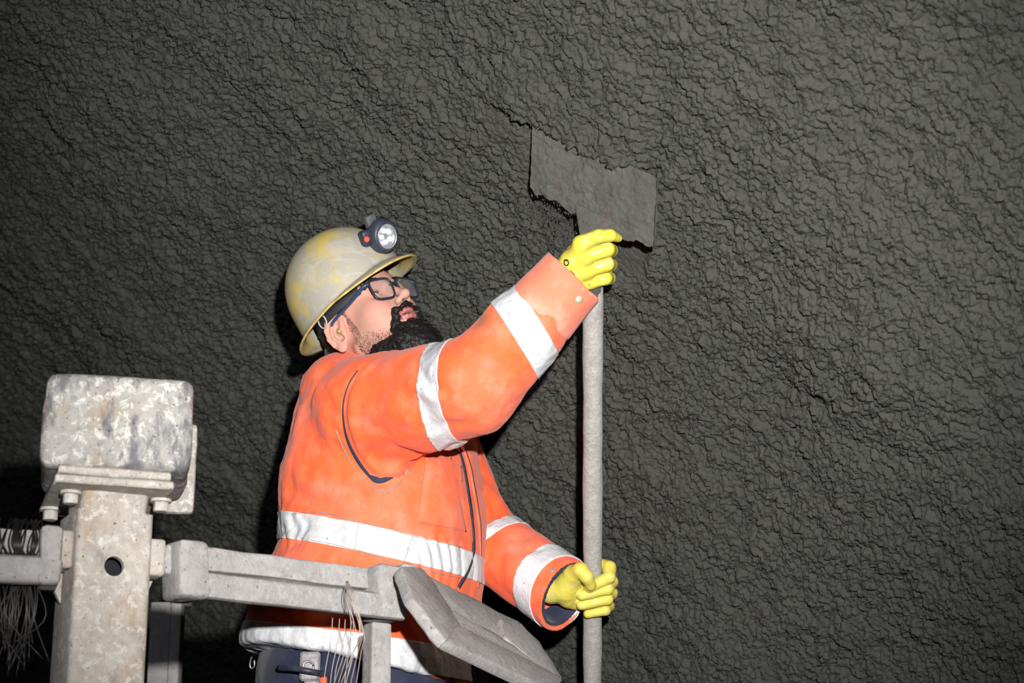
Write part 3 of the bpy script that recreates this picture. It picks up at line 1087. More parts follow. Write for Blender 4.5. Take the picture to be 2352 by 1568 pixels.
# neck between blade and pole
low_mid = (blade_c[2] * 0.47 + blade_c[3] * 0.53)
neck = [p_top - PD * 0.10, p_top, (p_top + low_mid) / 2 - N * 0.022, low_mid - N * 0.030]
v, f = tube_mesh(spline(neck, 16), np.linspace(0.0200, 0.009, 16), 14)
mesh_obj('socket', v, f, M['blade'], scr)
# flat tang that carries the blade down into the grip
def low_edge(u, w_=0.0):
    return blade_c[3] * (1 - u) + blade_c[2] * u + norm(blade_c[0] - blade_c[3]) * w_
tq = [low_edge(0.36, 0.02), low_edge(0.70, 0.02), HAND_T + PD * 0.030 + BE * 0.026, HAND_T + PD * 0.030 - BE * 0.024]
tn = norm(np.cross(tq[1] - tq[0], tq[3] - tq[0]))
if tn @ N < 0:
    tn = -tn
nx = 14
uu, vv = [k.ravel() for k in np.meshgrid(np.linspace(0, 1, nx), np.linspace(0, 1, nx), indexing='ij')]
TP = ((1 - uu) * (1 - vv))[:, None] * tq[0] + (uu * (1 - vv))[:, None] * tq[1] + (uu * vv)[:, None] * tq[2] + ((1 - uu) * vv)[:, None] * tq[3]
ii = np.arange(nx * nx).reshape(nx, nx)
TFc = np.stack([ii[:-1, :-1].ravel(), ii[1:, :-1].ravel(), ii[1:, 1:].ravel(), ii[:-1, 1:].ravel()], 1)
if np.cross(TP[TFc[0, 1]] - TP[TFc[0, 0]], TP[TFc[0, 3]] - TP[TFc[0, 0]]) @ tn < 0:
    TFc = TFc[:, ::-1]
v, f = shell(TP + tn * (0.004 + 0.0018 * fbm3(TP * 110, 3)[:, None]), TFc, 0.006)
mesh_obj('tang', v, f, M['blade'], scr)

# crumbs of concrete dropping from behind the blade
rnd = random.Random(11)
cr = []
for k in range(620):
    u = rnd.random() ** 0.8
    fall = rnd.random() ** 1.6
    base = blade_c[3] * (1 - u * 0.45) + blade_c[2] * (u * 0.45)
    p = base - N * rnd.uniform(-0.005, 0.05) + np.array([rnd.gauss(-0.012, 0.02), rnd.gauss(0, 0.02), -0.005 - fall * 0.17])
    s = rnd.uniform(0.0005, 0.0017)
    b = [(1, 0, 0), (-1, 0, 0), (0, 1, 0), (0, -1, 0), (0, 0, 1.9), (0, 0, -1.9)]
    vv = np.array([[c * rnd.uniform(.5, 1.5) for c in q] for q in b]) * s + p
    ff = [(0, 2, 4), (2, 1, 4), (1, 3, 4), (3, 0, 4), (2, 0, 5), (1, 2, 5), (3, 1, 5), (0, 3, 5)]
    cr.append((vv, ff))
v, f = join_meshes(cr)
co_ = mesh_obj('falling_crumbs', v, f, M['shotcrete'], None, False)
tag(co_, 'concrete crumbs falling below the scraper blade', 'crumbs', kind='stuff')

# ------------------------------------------------------------------ the worker
def mat_cloth(name, col, dust, dust_amt=0.5, rough=0.85):
    m, nt, b = new_mat(name)
    n1 = tex(nt, 'noise', 6, 6, 0.62)
    n2 = tex(nt, 'noise', 24, 6, 0.65)
    c = mix(nt, ramp(nt, n1, [(0.44, BK), (0.72, W(dust_amt))]), col, dust)
    c = mix(nt, ramp(nt, n2, [(0.50, BK), (0.74, W(dust_amt * 0.6))]), c, dust)
    lk(nt, c, b.inputs['Base Color'])
    b.inputs['Roughness'].default_value = rough
    b.inputs['Specular IOR Level'].default_value = 0.12
    b.inputs['Sheen Weight'].default_value = 0.12
    bump(nt, b, tex(nt, 'noise', 26, 3, 0.5), 0.16, 0.02)
    bump(nt, b, tex(nt, 'noise', 900, 2, 0.5), 0.12, 0.001)
    return m
M['orange'] = mat_cloth('hi_vis_orange', (0.92, 0.122, 0.036), (0.86, 0.27, 0.185), 0.55)
M['orange_dusty'] = mat_cloth('dusty_orange', (0.86, 0.20, 0.115), (0.80, 0.37, 0.29), 0.75)
def mat_tape():
    m, nt, b = new_mat('silver_tape')
    n = tex(nt, 'noise', 30, 5, 0.6)
    c = mix(nt, ramp(nt, n, [(0.45, BK), (0.7, W(0.5))]), (0.76, 0.77, 0.79), (0.56, 0.565, 0.58))
    s = tex(nt, 'noise', 170, 2, 0.5)
    c = mix(nt, ramp(nt, s, [(0.70, BK), (0.73, W(0.8))]), c, (0.12, 0.10, 0.10))
    lk(nt, c, b.inputs['Base Color'])
    b.inputs['Roughness'].default_value = 0.55
    b.inputs['Metallic'].default_value = 0.25
    b.inputs['Specular IOR Level'].default_value = 0.3
    bump(nt, b, tex(nt, 'noise', 38, 3, 0.5), 0.35, 0.012)
    return m
M['tape'] = mat_tape()
M['navy'] = mat_cloth('navy_cloth', (0.022, 0.026, 0.055), (0.09, 0.09, 0.11), 0.35)
M['stitch'] = plain('grey_thread', (0.30, 0.24, 0.22), 0.8)
M['zip'] = plain('dark_zip', (0.035, 0.04, 0.065), 0.5, 0.2, 0.4, 0.5, 400, 0.6, 500)
M['snap'] = plain('snap_button', (0.55, 0.50, 0.38), 0.4, 0.3, 0.5, 0.2, 80)

# ---- head frame: X forward, Y to the wearer's left, Z up
HO = at(857, 760, -0.11)
HX = camvec(0.535, 0.64, 0.55)
HY = camvec(0.70, 0.07, -0.71)
HY = norm(HY - HX * (HX @ HY))
HZ = np.cross(HX, HY)
HR = np.stack([HX, HY, HZ], 1)
def H(p):
    return HO + np.asarray(p, float) @ HR.T
HMAT = frame_matrix(HO, HX, HY, HZ)
NB = at(822, 862, 0.0)                          # base of the neck
nb_l = (NB - HO) @ HR

def ear_sdf(p, sy):
    """ear on side sy, in head coordinates"""
    c = np.array([-0.014, sy * 0.082, 0.010])
    fwd = norm(np.array([0.93, -sy * 0.36, 0.0]))
    out = norm(np.array([0.36, sy * 0.93, 0.0]))
    upv = np.array([0, 0, 1.0])
    tl = math.radians(-14)
    f2 = fwd * math.cos(tl) + upv * math.sin(tl)
    u2 = -fwd * math.sin(tl) + upv * math.cos(tl)
    q = (np.stack([(p - c) @ f2, (p - c) @ out, (p - c) @ u2], 1) / 1.13).astype(np.float32)
    d = sd_ell(q, (0.000, 0.0, 0.0), (0.0200, 0.0060, 0.0330))
    d = smax(d, -sd_ell(q, (0.003, 0.0045, -0.002), (0.0120, 0.0080, 0.0200)), 0.003)
    hel = [(0.012, 0.003, 0.004), (0.016, 0.003, 0.016), (0.012, 0.004, 0.028), (0.000, 0.005, 0.0335), (-0.012, 0.005, 0.028), (-0.0185, 0.005, 0.012), (-0.018, 0.004, -0.006), (-0.012, 0.003, -0.020)]
    for a, b in zip(hel[:-1], hel[1:]):
        d = smin(d, sd_cone(q, a, b, 0.0036, 0.0036), 0.003)
    anti = [(-0.004, 0.003, 0.020), (-0.009, 0.0035, 0.006), (-0.008, 0.003, -0.008), (0.000, 0.003, -0.017)]
    for a, b in zip(anti[:-1], anti[1:]):
        d = smin(d, sd_cone(q, a, b, 0.0030, 0.0030), 0.003)
    d = smin(d, sd_ell(q, (0.003, 0.001, -0.028), (0.0095, 0.0052, 0.0105)), 0.005)
    d = smin(d, sd_ell(q, (0.013, 0.0015, -0.004), (0.0045, 0.0045, 0.007)), 0.003)
    d = smin(d, sd_cone(q, (0.004, -0.016, 0.0), (0.006, -0.004, 0.002), 0.012, 0.008), 0.006)
    return d

def head_sdf(p):
    p = np.asarray(p, np.float32)
    d = sd_ell(p, (-0.008, 0, 0.050), (0.100, 0.077, 0.090))
    d = smin(d, sd_ell(p, (0.045, 0, 0.055), (0.052, 0.062, 0.050)), 0.03)
    d = smin(d, sd_ell(p, (0.040, 0, -0.025), (0.056, 0.060, 0.070)), 0.03)
    for s in (-1, 1):
        d = smin(d, sd_cone(p, (0.004, s * 0.054, -0.040), (0.066, s * 0.020, -0.094), 0.019, 0.020), 0.02)
        d = smin(d, sd_ell(p, (0.064, s * 0.041, -0.004), (0.026, 0.022, 0.022)), 0.03)
        d = smin(d, sd_cone(p, (0.090, s * 0.012, 0.046), (0.078, s * 0.046, 0.046), 0.0095, 0.0095), 0.012)
    d = smin(d, sd_ell(p, (0.076, 0, -0.098), (0.021, 0.024, 0.017)), 0.015)
    d = smin(d, sd_ell(p, (0.081, 0, -0.043), (0.024, 0.032, 0.026)), 0.015)
    for s in (-1, 1):
        d = smax(d, -sd_ell(p, (0.101, s * 0.033, 0.026), (0.017, 0.020, 0.013)), 0.014)
    # eyelids
    for s in (-1, 1):
        lid = sd_ell(p, (0.0790, s * 0.032, 0.027), (0.0142, 0.0150, 0.0140))
        slit = sd_ell(p, (0.094, s * 0.0325, 0.0275), (0.016, 0.0130, 0.0042))
        d = smin(d, smax(lid, -slit, 0.0012), 0.004)
    # nose
    d = smin(d, sd_cone(p, (0.094, 0, 0.036), (0.121, 0, -0.004), 0.0080, 0.0092), 0.010)
    d = smin(d, sd_ell(p, (0.1245, 0, -0.006), (0.0090, 0.0090, 0.0085)), 0.008)
    for s in (-1, 1):
        d = smin(d, sd_ell(p, (0.110, s * 0.0115, -0.0110), (0.0100, 0.0066, 0.0070)), 0.006)
        d = smax(d, -sd_ell(p, (0.1185, s * 0.0072, -0.0195), (0.0060, 0.0036, 0.0060)), 0.002)
    d = smin(d, sd_cone(p, (0.102, 0, -0.020), (0.106, 0, -0.030), 0.006, 0.007), 0.008)
    # lips, a little open
    up_l = [(0.0950, -0.024, -0.0405), (0.1075, -0.008, -0.0345), (0.1095, 0, -0.0355), (0.1075, 0.008, -0.0345), (0.0950, 0.024, -0.0405)]
    lo_l = [(0.0940, -0.023, -0.0425), (0.1045, -0.009, -0.0485), (0.1060, 0, -0.0490), (0.1045, 0.009, -0.0485), (0.0940, 0.023, -0.0425)]
    for L_, r0 in ((up_l, 0.0042), (lo_l, 0.0052)):
        for k, (a, b) in enumerate(zip(L_[:-1], L_[1:])):
            ra = r0 * (0.5 if k == 0 else 1)
            rb = r0 * (0.5 if k == 3 else 1)
            d = smin(d, sd_cone(p, a, b, ra, rb), 0.003)
    d = smax(d, -sd_ell(p, (0.107, 0, -0.0420), (0.016, 0.017, 0.0030)), 0.0015)
    # ears
    d = smin(d, ear_sdf(p, -1), 0.004)
    d = smin(d, ear_sdf(p, 1), 0.004)
    # neck
    d = smin(d, sd_cone(p, (-0.026, 0, -0.020), nb_l, 0.058, 0.066), 0.025)
    return d
hv, hf = surface_nets(head_sdf, (-0.22, -0.13, -0.30), (0.15, 0.13, 0.16), 0.0019)
def mat_skin():
    m, nt, b = new_mat('skin')
    n = tex(nt, 'noise', 16, 4, 0.55)
    c = mix(nt, ramp(nt, n, [(0.38, BK), (0.68, WH)]), (0.50, 0.285, 0.215), (0.55, 0.255, 0.20))
    n2 = tex(nt, 'noise', 120, 3, 0.6)
    c = mix(nt, ramp(nt, n2, [(0.5, BK), (0.75, W(0.35))]), c, (0.42, 0.21, 0.16))
    lk(nt, c, b.inputs['Base Color'])
    b.inputs['Roughness'].default_value = 0.6
    b.inputs['Specular IOR Level'].default_value = 0.2
    b.inputs['Subsurface Weight'].default_value = 0.12
    b.inputs['Subsurface Radius'].default_value = (0.008, 0.003, 0.0015)
    bump(nt, b, tex(nt, 'noise', 500, 3), 0.12, 0.0008)
    return m
M['skin'] = mat_skin()
M['lip'] = plain('lip', (0.42, 0.13, 0.12), 0.45, 0, 0.4, 0.15, 150)
M['hair'] = plain('black_hair', (0.010, 0.008, 0.008), 0.55, 0, 0.3)
M['stub'] = plain('stubble_hair', (0.022, 0.014, 0.011), 0.6, 0, 0.25)
M['eye'] = plain('eye_white', (0.62, 0.58, 0.55), 0.15, 0, 0.5)
M['iris'] = plain('dark_iris', (0.015, 0.009, 0.006), 0.08, 0, 0.6)
person = mesh_obj('person', H(hv), hf, M['skin'])
tag(person, 'person in an orange jacket and yellow hard hat scraping the wall overhead', 'person')

def head_part(name, f, lo, hi, h, mat, parent=None):
    v, fc = surface_nets(f, lo, hi, h)
    return mesh_obj(name, H(v), fc, mat, parent or person)
# lips: the lip part of the face, a hair's breadth proud
s_l = 0.0066 - np.minimum(sd_poly(hv.astype(np.float32), [(0.0970, -0.024, -0.0405), (0.1115, -0.008, -0.0345), (0.1130, 0, -0.0355), (0.1115, 0.008, -0.0345), (0.0970, 0.024, -0.0405)]),
                        sd_poly(hv.astype(np.float32), [(0.0970, -0.023, -0.0425), (0.1080, -0.009, -0.0490), (0.1090, 0, -0.0500), (0.1080, 0.009, -0.0490), (0.0970, 0.023, -0.0425)]))
lv, lf = clip(hv, hf, s_l)
lv = lv + sdf_normal(head_sdf, lv) * 0.0004
mesh_obj('lips', H(lv), lf, M['lip'], person)
M['mouth'] = plain('mouth_inside', (0.035, 0.010, 0.010), 0.5)
head_part('mouth', lambda p: sd_ell(np.asarray(p, np.float32), (0.0985, 0, -0.0420), (0.0085, 0.0165, 0.0036)), (0.08, -0.025, -0.055), (0.115, 0.025, -0.03), 0.0010, M['mouth'])
# eyes
for s in (-1, 1):
    b = bmesh.new()
    bmesh.ops.create_uvsphere(b, u_segments=24, v_segments=16, radius=0.0122)
    b.transform(HMAT @ Matrix.Translation((0.0792, s * 0.032, 0.027)))
    eo = bm_obj('eye', b, M['eye'], person, True)
    g = norm(np.array([0.93, -0.12, 0.30]))
    b = bmesh.new()
    bmesh.ops.create_uvsphere(b, u_segments=20, v_segments=12, radius=0.0062)
    for v in b.verts:
        v.co.z *= 0.35
    b.transform(HMAT @ Matrix.Translation(Vector((0.0792, s * 0.032, 0.027)) + Vector(g) * 0.0108) @ Vector(g).to_track_quat('Z', 'Y').to_matrix().to_4x4())
    bm_obj('iris', b, M['iris'], eo, True)

# strands of hair as slim three sided blades
def strands(pts, nrm, length, width, lean, seed, curl=0.3):
    rs = np.random.default_rng(seed)
    n = len(pts)
    L = length * rs.uniform(0.6, 1.25, n)
    if not np.isscalar(length):
        L = length * rs.uniform(0.6, 1.25, n)
    dirn = nrm * rs.uniform(0.25, 0.6, (n, 1)) + lean + rs.normal(0, curl, (n, 3))
    dirn /= np.linalg.norm(dirn, axis=1)[:, None]
    side = np.cross(dirn, rs.normal(0, 1, (n, 3)))
    side /= np.linalg.norm(side, axis=1)[:, None]
    w = side * width
    a, b_ = pts - w, pts + w
    mid = pts + dirn * (L * 0.55)[:, None]
    bend = rs.normal(0, 0.12, (n, 3)) * L[:, None]
    tip = pts + dirn * L[:, None] + bend - nrm * (L * 0.25)[:, None]
    V = np.stack([a, b_, mid - w * 0.8, mid + w * 0.8, tip], 1).reshape(-1, 3)
    o = np.arange(n)[:, None] * 5
    F = [tuple(r) for r in np.concatenate([o + np.array([0, 1, 3]), o + np.array([0, 3, 2]), o + np.array([2, 3, 4])])]
    return V, F
def sample_surface(V, F, n, seed, weight=None):
    T = tris(F)
    rs = np.random.default_rng(seed)
    ar = np.linalg.norm(np.cross(V[T[:, 1]] - V[T[:, 0]], V[T[:, 2]] - V[T[:, 0]]), axis=1)
    if weight is not None:
        ar = ar * weight[T].mean(1)
    k = rs.choice(len(T), n, p=ar / ar.sum())
    r1, r2 = np.sqrt(rs.random(n)), rs.random(n)
    return V[T[k, 0]] * (1 - r1)[:, None] + V[T[k, 1]] * (r1 * (1 - r2))[:, None] + V[T[k, 2]] * (r1 * r2)[:, None]

# beard: a dense body on chin and lip, strands over it, thinning to stubble on the cheeks
def beard_sdf(p):
    p = np.asarray(p, np.float32)
    d = sd_ell(p, (0.086, 0, -0.108), (0.040, 0.047, 0.042))
    d = smin(d, sd_ell(p, (0.098, 0, -0.076), (0.022, 0.034, 0.020)), 0.015)
    for s in (-1, 1):
        d = smin(d, sd_cone(p, (0.030, s * 0.056, -0.076), (0.078, s * 0.034, -0.096), 0.015, 0.026), 0.02)
        d = smin(d, sd_cone(p, (0.113, s * 0.003, -0.0245), (0.1015, s * 0.025, -0.033), 0.0064, 0.0072), 0.004)
        d = smin(d, sd_cone(p, (0.1015, s * 0.025, -0.033), (0.086, s * 0.037, -0.060), 0.0072, 0.010), 0.008)
    d = smax(d, -sd_ell(p, (0.117, 0, -0.0425), (0.034, 0.0300, 0.0128)), 0.004)
    d = d + 0.0028 * fbm3(p * 130, 3)
    return d
bvv, bff = surface_nets(beard_sdf, (-0.01, -0.09, -0.18), (0.15, 0.09, -0.01), 0.0021)
pts = sample_surface(bvv, bff, 5200, 1)
nn = sdf_normal(beard_sdf, pts, 0.004)
sv1, sf1 = strands(pts, nn, 0.010, 0.00035, np.array([0.25, 0, -0.75]), 2)
hvf = hv.astype(np.float32)
# cheek stubble
q = hvf
w = np.clip(1 - np.abs((q[:, 2] - (-0.062 + 0.10 * np.clip(0.035 - q[:, 0], -0.01, 0.05))) / 0.036), 0, 1)
line = -0.018 - 0.55 * np.clip(q[:, 0] - 0.02, 0, 0.07)
w = np.clip((line - q[:, 2]) / 0.022, 0, 1) * (q[:, 0] > 0.004) * (np.abs(q[:, 1]) > 0.022) * (q[:, 2] > -0.125)
side = ((np.abs(q[:, 1]) > 0.055) & (q[:, 0] > 0.004) & (q[:, 0] < 0.024) & (q[:, 2] > -0.04) & (q[:, 2] < 0.07))
w = np.maximum(w, side * 0.9)
temple_ = ((np.abs(q[:, 1]) > 0.05) & (q[:, 0] < 0.046) & (q[:, 0] > -0.03) & (q[:, 2] > 0.036) & (q[:, 2] < 0.09))
w = np.maximum(w, temple_ * 0.35)
ear_m = np.minimum(ear_sdf(hvf, -1), ear_sdf(hvf, 1)) > 0.004
w = w * ear_m
pts = sample_surface(hv, hf, 15000, 3, w)
nn = sdf_normal(head_sdf, pts, 0.003)
sv2, sf2 = strands(pts, nn, 0.0055, 0.00019, np.array([0.35, 0, -0.8]), 4)
bv_, bf_ = join_meshes([(bvv, [tuple(t) for t in bff]), (sv1, sf1)])
beard = mesh_obj('beard', H(bv_), bf_, M['hair'], person)
stub = mesh_obj('stubble', H(sv2), sf2, M['stub'], person)
stub['kind'] = 'stuff'
# hair below the helmet
def hair_sdf(p):
    p = np.asarray(p, np.float32)
    d = sd_ell(p, (-0.010, 0, 0.048), (0.1045, 0.0815, 0.094))
    d = smin(d, sd_cone(p, (-0.066, 0, -0.005), (-0.074, 0, -0.055), 0.047, 0.040), 0.03)
    d = smax(d, p[:, 0] - (0.012 + 0.25 * np.clip(p[:, 2], 0, 0.1)), 0.004)
    d = smax(d, -(p[:, 2] + 0.062 + 0.0), 0.006)
    for s in (-1, 1):
        d = smax(d, -sd_ell(p, (0.002, s * 0.083, 0.004), (0.027, 0.022, 0.040)), 0.004)
    return d + 0.0012 * fbm3(p * 160, 2)
hrv, hrf = surface_nets(hair_sdf, (-0.14, -0.10, -0.09), (0.06, 0.10, 0.16), 0.0026)
pts = sample_surface(hrv, hrf, 3000, 8)
nn = sdf_normal(hair_sdf, pts, 0.004)
sv3, sf3 = strands(pts, nn, 0.006, 0.0003, np.array([-0.3, 0, -0.8]), 9)
a_, b_ = join_meshes([(hrv, [tuple(t) for t in hrf]), (sv3, sf3)])
mesh_obj('hair', H(a_), b_, M['hair'], person)
for s in (-1, 1):
    f = lambda p, s=s: np.minimum(sd_cone(np.asarray(p, np.float32), (0.0975, s * 0.015, 0.0520), (0.0945, s * 0.036, 0.0580), 0.0046, 0.0046),
                                  sd_cone(np.asarray(p, np.float32), (0.0945, s * 0.036, 0.0580), (0.080, s * 0.054, 0.0530), 0.0046, 0.0026)) + 0.0012 * fbm3(np.asarray(p) * 400, 2)
    v, fc = surface_nets(f, (0.06, min(0, s * 0.07), 0.035), (0.115, max(0, s * 0.07), 0.075), 0.0013)
    pts = sample_surface(v, fc, 260, 12)
    sv, sf = strands(pts, sdf_normal(f, pts, 0.002), 0.006, 0.00025, np.array([0.1, s * 0.8, 0.2]), 5)
    v2, f2 = join_meshes([(v, [tuple(t) for t in fc]), (sv, sf)])
    mesh_obj('eyebrow', H(v2), f2, M['hair'], person)
# green ear plug in the near ear
M['plug'] = plain('ear_plug', (0.35, 0.45, 0.08), 0.7)
v, f = tube_mesh([H((-0.004, -0.083, 0.006)), H((0.0005, -0.0895, 0.004)), H((0.0015, -0.0935, 0.0035))], [0.0034, 0.0032, 0.0024], 12)
mesh_obj('ear_plug', v, f, M['plug'], person)

# ---- hard hat
def mat_helmet():
    m, nt, b = new_mat('dirty_yellow_plastic')
    n1 = tex(nt, 'noise', 9, 6, 0.65)
    n2 = tex(nt, 'noise', 26, 7, 0.7, stretch=(0.6, 1, 1.4), dist=0.8)
    c = mix(nt, ramp(nt, n1, [(0.46, BK), (0.60, W(0.9))]), (0.33, 0.305, 0.25), (0.50, 0.38, 0.085))
    c = mix(nt, ramp(nt, n2, [(0.53, BK), (0.60, W(0.75))]), c, (0.39, 0.37, 0.33))
    n3 = tex(nt, 'noise', 60, 5, 0.7)
    c = mix(nt, ramp(nt, n3, [(0.62, BK), (0.70, W(0.6))]), c, (0.20, 0.165, 0.10))
    lk(nt, c, b.inputs['Base Color'])
    b.inputs['Roughness'].default_value = 0.6
    b.inputs['Specular IOR Level'].default_value = 0.3
    bump(nt, b, n2, 0.15, 0.002)
    return m
M['helmet'] = mat_helmet()
M['helmet_rim'] = plain('yellow_rim', (0.50, 0.38, 0.11), 0.5, 0, 0.4, 0.3, 40, 0.1)
M['harness'] = plain('grey_webbing', (0.085, 0.085, 0.09), 0.6, 0, 0.3, 0.3, 60)
M['dark_plastic'] = plain('dark_navy_plastic', (0.030, 0.036, 0.052), 0.45, 0, 0.4, 0.4, 50)
HATZ = camvec(-0.50, 0.86, -0.06)               # the hat sits tipped a little on the head
HATX = norm(HX - HATZ * (HX @ HATZ))
HATY = np.cross(HATZ, HATX)
HATO = at(857, 760, -0.11) + CR * -0.056 + CU * 0.082 + CF * 0.028
hat = empty('hard_hat', H((0, 0, 0.06)))
tag(hat, 'scuffed yellow hard hat smeared with grey cement, worn on the head', 'hard hat')
def hat_pt(x, y, z):
    return HATO + HATX * x + HATY * y + HATZ * (z - 0.078)
def hat_mesh():
    na, nr = 120, 30
    V, F = [], []
    zc = 0.080
    rows = []
    for j in range(nr + 1):
        row = []
        for i in range(na):
            ph = 2 * math.pi * i / na
            c, s = math.cos(ph), math.sin(ph)
            back = 0.5 - 0.5 * c
            a = 0.129 if c < 0 else 0.130
            bw = 0.120
            zr = 0.083 - 0.022 * math.sin(ph) ** 2 - 0.060 * back ** 2.4
            if j <= 22:
                t = j / 22.0 * (math.pi / 2)
                rr = math.sin(t) ** 0.94
                zz = zc + 0.130 * math.cos(t)
                x, y, z = a * c * rr, bw * s * rr, zz
            else:
                t = (j - 22) / 8.0
                peak = max(0.0, (c - 0.40) / 0.60) ** 0.7
                wv = 0.009 + 0.027 * peak + 0.012 * back ** 3
                k = 1 + 0.012 * min(1, t * 1.6)
                if t < 0.5:
                    z = zc + (zr - zc) * (t / 0.5)
                    x, y = a * c * k, bw * s * k
                else:
                    u = (t - 0.5) / 0.5
                    z = zr - 0.004 * u - 0.010 * peak * u * u - 0.010 * back ** 3 * u
                    x, y = (a * k + wv * u) * c, (bw * k + wv * u * 0.9) * s
            row.append(len(V))
            V.append(hat_pt(x, y, z))
        rows.append(row)
    for j in range(nr):
        for i in range(na):
            i2 = (i + 1) % na
            F.append((rows[j][i], rows[j + 1][i], rows[j + 1][i2], rows[j][i2]))
    V = np.array(V)
    F = np.array(F)
    edge = V[rows[nr]]
    return V, F, edge
hv_, hf_, hedge = hat_mesh()
ho = mesh_obj('shell', hv_, hf_, M['helmet'], hat)
sm = ho.modifiers.new('thickness', 'SOLIDIFY')
sm.thickness = 0.0028
sm.offset = -1
ring = np.vstack([hedge, hedge[:2]])
v, f = tube_mesh(ring, 0.0025, 8, False)
mesh_obj('rim', v, f, M['helmet_rim'], hat)
# inner harness band and its side buckle loop
bandp = [hat_pt(0.088 * math.cos(a), 0.086 * math.sin(a), 0.060 - 0.030 * (0.5 - 0.5 * math.cos(a))) for a in np.linspace(0, 2 * math.pi, 60)]
bV, bF = [], []
for i, p_ in enumerate(bandp):
    o_ = norm(p_ - H((0, 0, 0.06)))
    bV += [p_ + HZ * 0.012 + o_ * 0.007, p_ - HZ * 0.012 + o_ * 0.007]
for i in range(len(bandp) - 1):
    bF.append((2 * i, 2 * i + 1, 2 * i + 3, 2 * i + 2))
M['band'] = plain('dark_head_band', (0.022, 0.022, 0.025), 0.7)
M['loop'] = plain('pale_strap_loop', (0.36, 0.35, 0.34), 0.6)
bo_ = mesh_obj('head_band', np.array(bV), bF, M['band'], hat)
sm = bo_.modifiers.new('thickness', 'SOLIDIFY')
sm.thickness = 0.002
lp = [H((-0.018 + 0.011 * math.cos(a) , -0.0985, 0.046 + 0.015 * math.sin(a))) for a in np.linspace(0, 2 * math.pi, 26)]
v, f = tube_mesh(lp + lp[1:2], 0.0019, 8, False)
mesh_obj('strap_loop', v, f, M['loop'], hat)
v, f = tube_mesh([H((-0.01, -0.098, 0.058)), H((0.012, -0.095, 0.066)), H((0.038, -0.086, 0.068))], [0.004, 0.0035, 0.003], 8)
mesh_obj('strap', v, f, M['loop'], hat)
kp = H((-0.108, -0.052, -0.034))
v, f = tube_mesh([H((-0.118, -0.04, 0.02)), kp, kp + np.array([0, 0, -0.012])], [0.004, 0.005, 0.003], 8)
mesh_obj('nape_knob', v, f, M['loop'], hat)

# ---- head lamp
LC = hat_pt(0.147, 0.006, 0.129)
LA = camvec(0.60, -0.10, 0.79)                  # where the lamp points
LUv = norm(camvec(-0.25, 1, 0.3) - LA * (camvec(-0.25, 1, 0.3) @ LA))
LS = np.cross(LUv, LA)
lamp = empty('head_lamp', LC)
tag(lamp, 'round dark head lamp clipped to the front of the hard hat', 'lamp')
LM = frame_matrix(LC, LS, LUv, LA) @ Matrix.Scale(0.92, 4)
def lathe(prof, seg, Mx):
    V, F = [], []
    for (r, z) in prof:
        for k in range(seg):
            a = 2 * math.pi * k / seg
            V.append((Mx @ Vector((r * math.cos(a) * 0.93, r * math.sin(a) * 1.06, z)))[:])
    for j in range(len(prof) - 1):
        for k in range(seg):
            k2 = (k + 1) % seg
            F.append((j * seg + k, j * seg + k2, (j + 1) * seg + k2, (j + 1) * seg + k))
    return np.array(V), F
v, f = lathe([(0.001, -0.026), (0.018, -0.025), (0.028, -0.020), (0.0355, -0.010), (0.0372, 0.000), (0.0365, 0.010), (0.033, 0.0175), (0.0275, 0.0205), (0.0245, 0.0195), (0.0235, 0.016)], 40, LM)
mesh_obj('housing', v, f, M['dark_plastic'], lamp)
v, f = lathe([(0.0367, -0.0035), (0.0378, -0.0020), (0.0378, 0.0), (0.0367, 0.0015)], 40, LM)
mesh_obj('seam_ring', v, f, M['dark_plastic'], lamp)
M['reflector'] = plain('lamp_reflector', (0.62, 0.64, 0.66), 0.22, 0.7, 0.5, 0.15, 300)
M['led'] = plain('clear_led', (0.86, 0.88, 0.90), 0.08, 0.0, 0.8)
v, f = lathe([(0.0238, 0.0165), (0.0225, 0.0150), (0.001, 0.0135)], 36, LM)
mesh_obj('reflector', v, f, M['reflector'], lamp)
for k in range(5):
    a = 2 * math.pi * k / 5 + 0.5
    b = bmesh.new()
    bmesh.ops.create_uvsphere(b, u_segments=14, v_segments=10, radius=0.0062)
    b.transform(LM @ Matrix.Translation((0.0122 * math.cos(a) * 0.93, 0.0122 * math.sin(a) * 1.06, 0.0150)))
    bm_obj('led', b, M['led'], lamp, True)
v, f = lathe([(0.0255, 0.0200), (0.0265, 0.0215), (0.0242, 0.0212), (0.0236, 0.0190)], 40, LM)
mesh_obj('bezel', v, f, M['reflector'], lamp)
# switch on the left flank, bracket at the back
sw = box_bm((0.022, 0.036, 0.022), LM @ Matrix.Translation((-0.036, 0.006, -0.012)), 0.006, 3)
bm_obj('switch_box', sw, M['dark_plastic'], lamp, True)
M['red'] = plain('red_button', (0.55, 0.06, 0.035), 0.5, 0, 0.4, 0.2, 100)
b = bmesh.new()
bmesh.ops.create_cone(b, cap_ends=True, segments=20, radius1=0.0072, radius2=0.0062, depth=0.006)
bmesh.ops.bevel(b, geom=[e for e in b.edges], offset=0.001, segments=1, affect='EDGES')
b.transform(LM @ Matrix.Translation((-0.0405, 0.006, 0.000)) @ Matrix.Rotation(math.radians(-30), 4, 'Y'))
bm_obj('button', b, M['red'], lamp, True, 40)
br = box_bm((0.026, 0.03, 0.018), LM @ Matrix.Translation((-0.010, 0.036, -0.016)), 0.004, 2)
bm_obj('bracket', br, M['harness'], lamp, True)

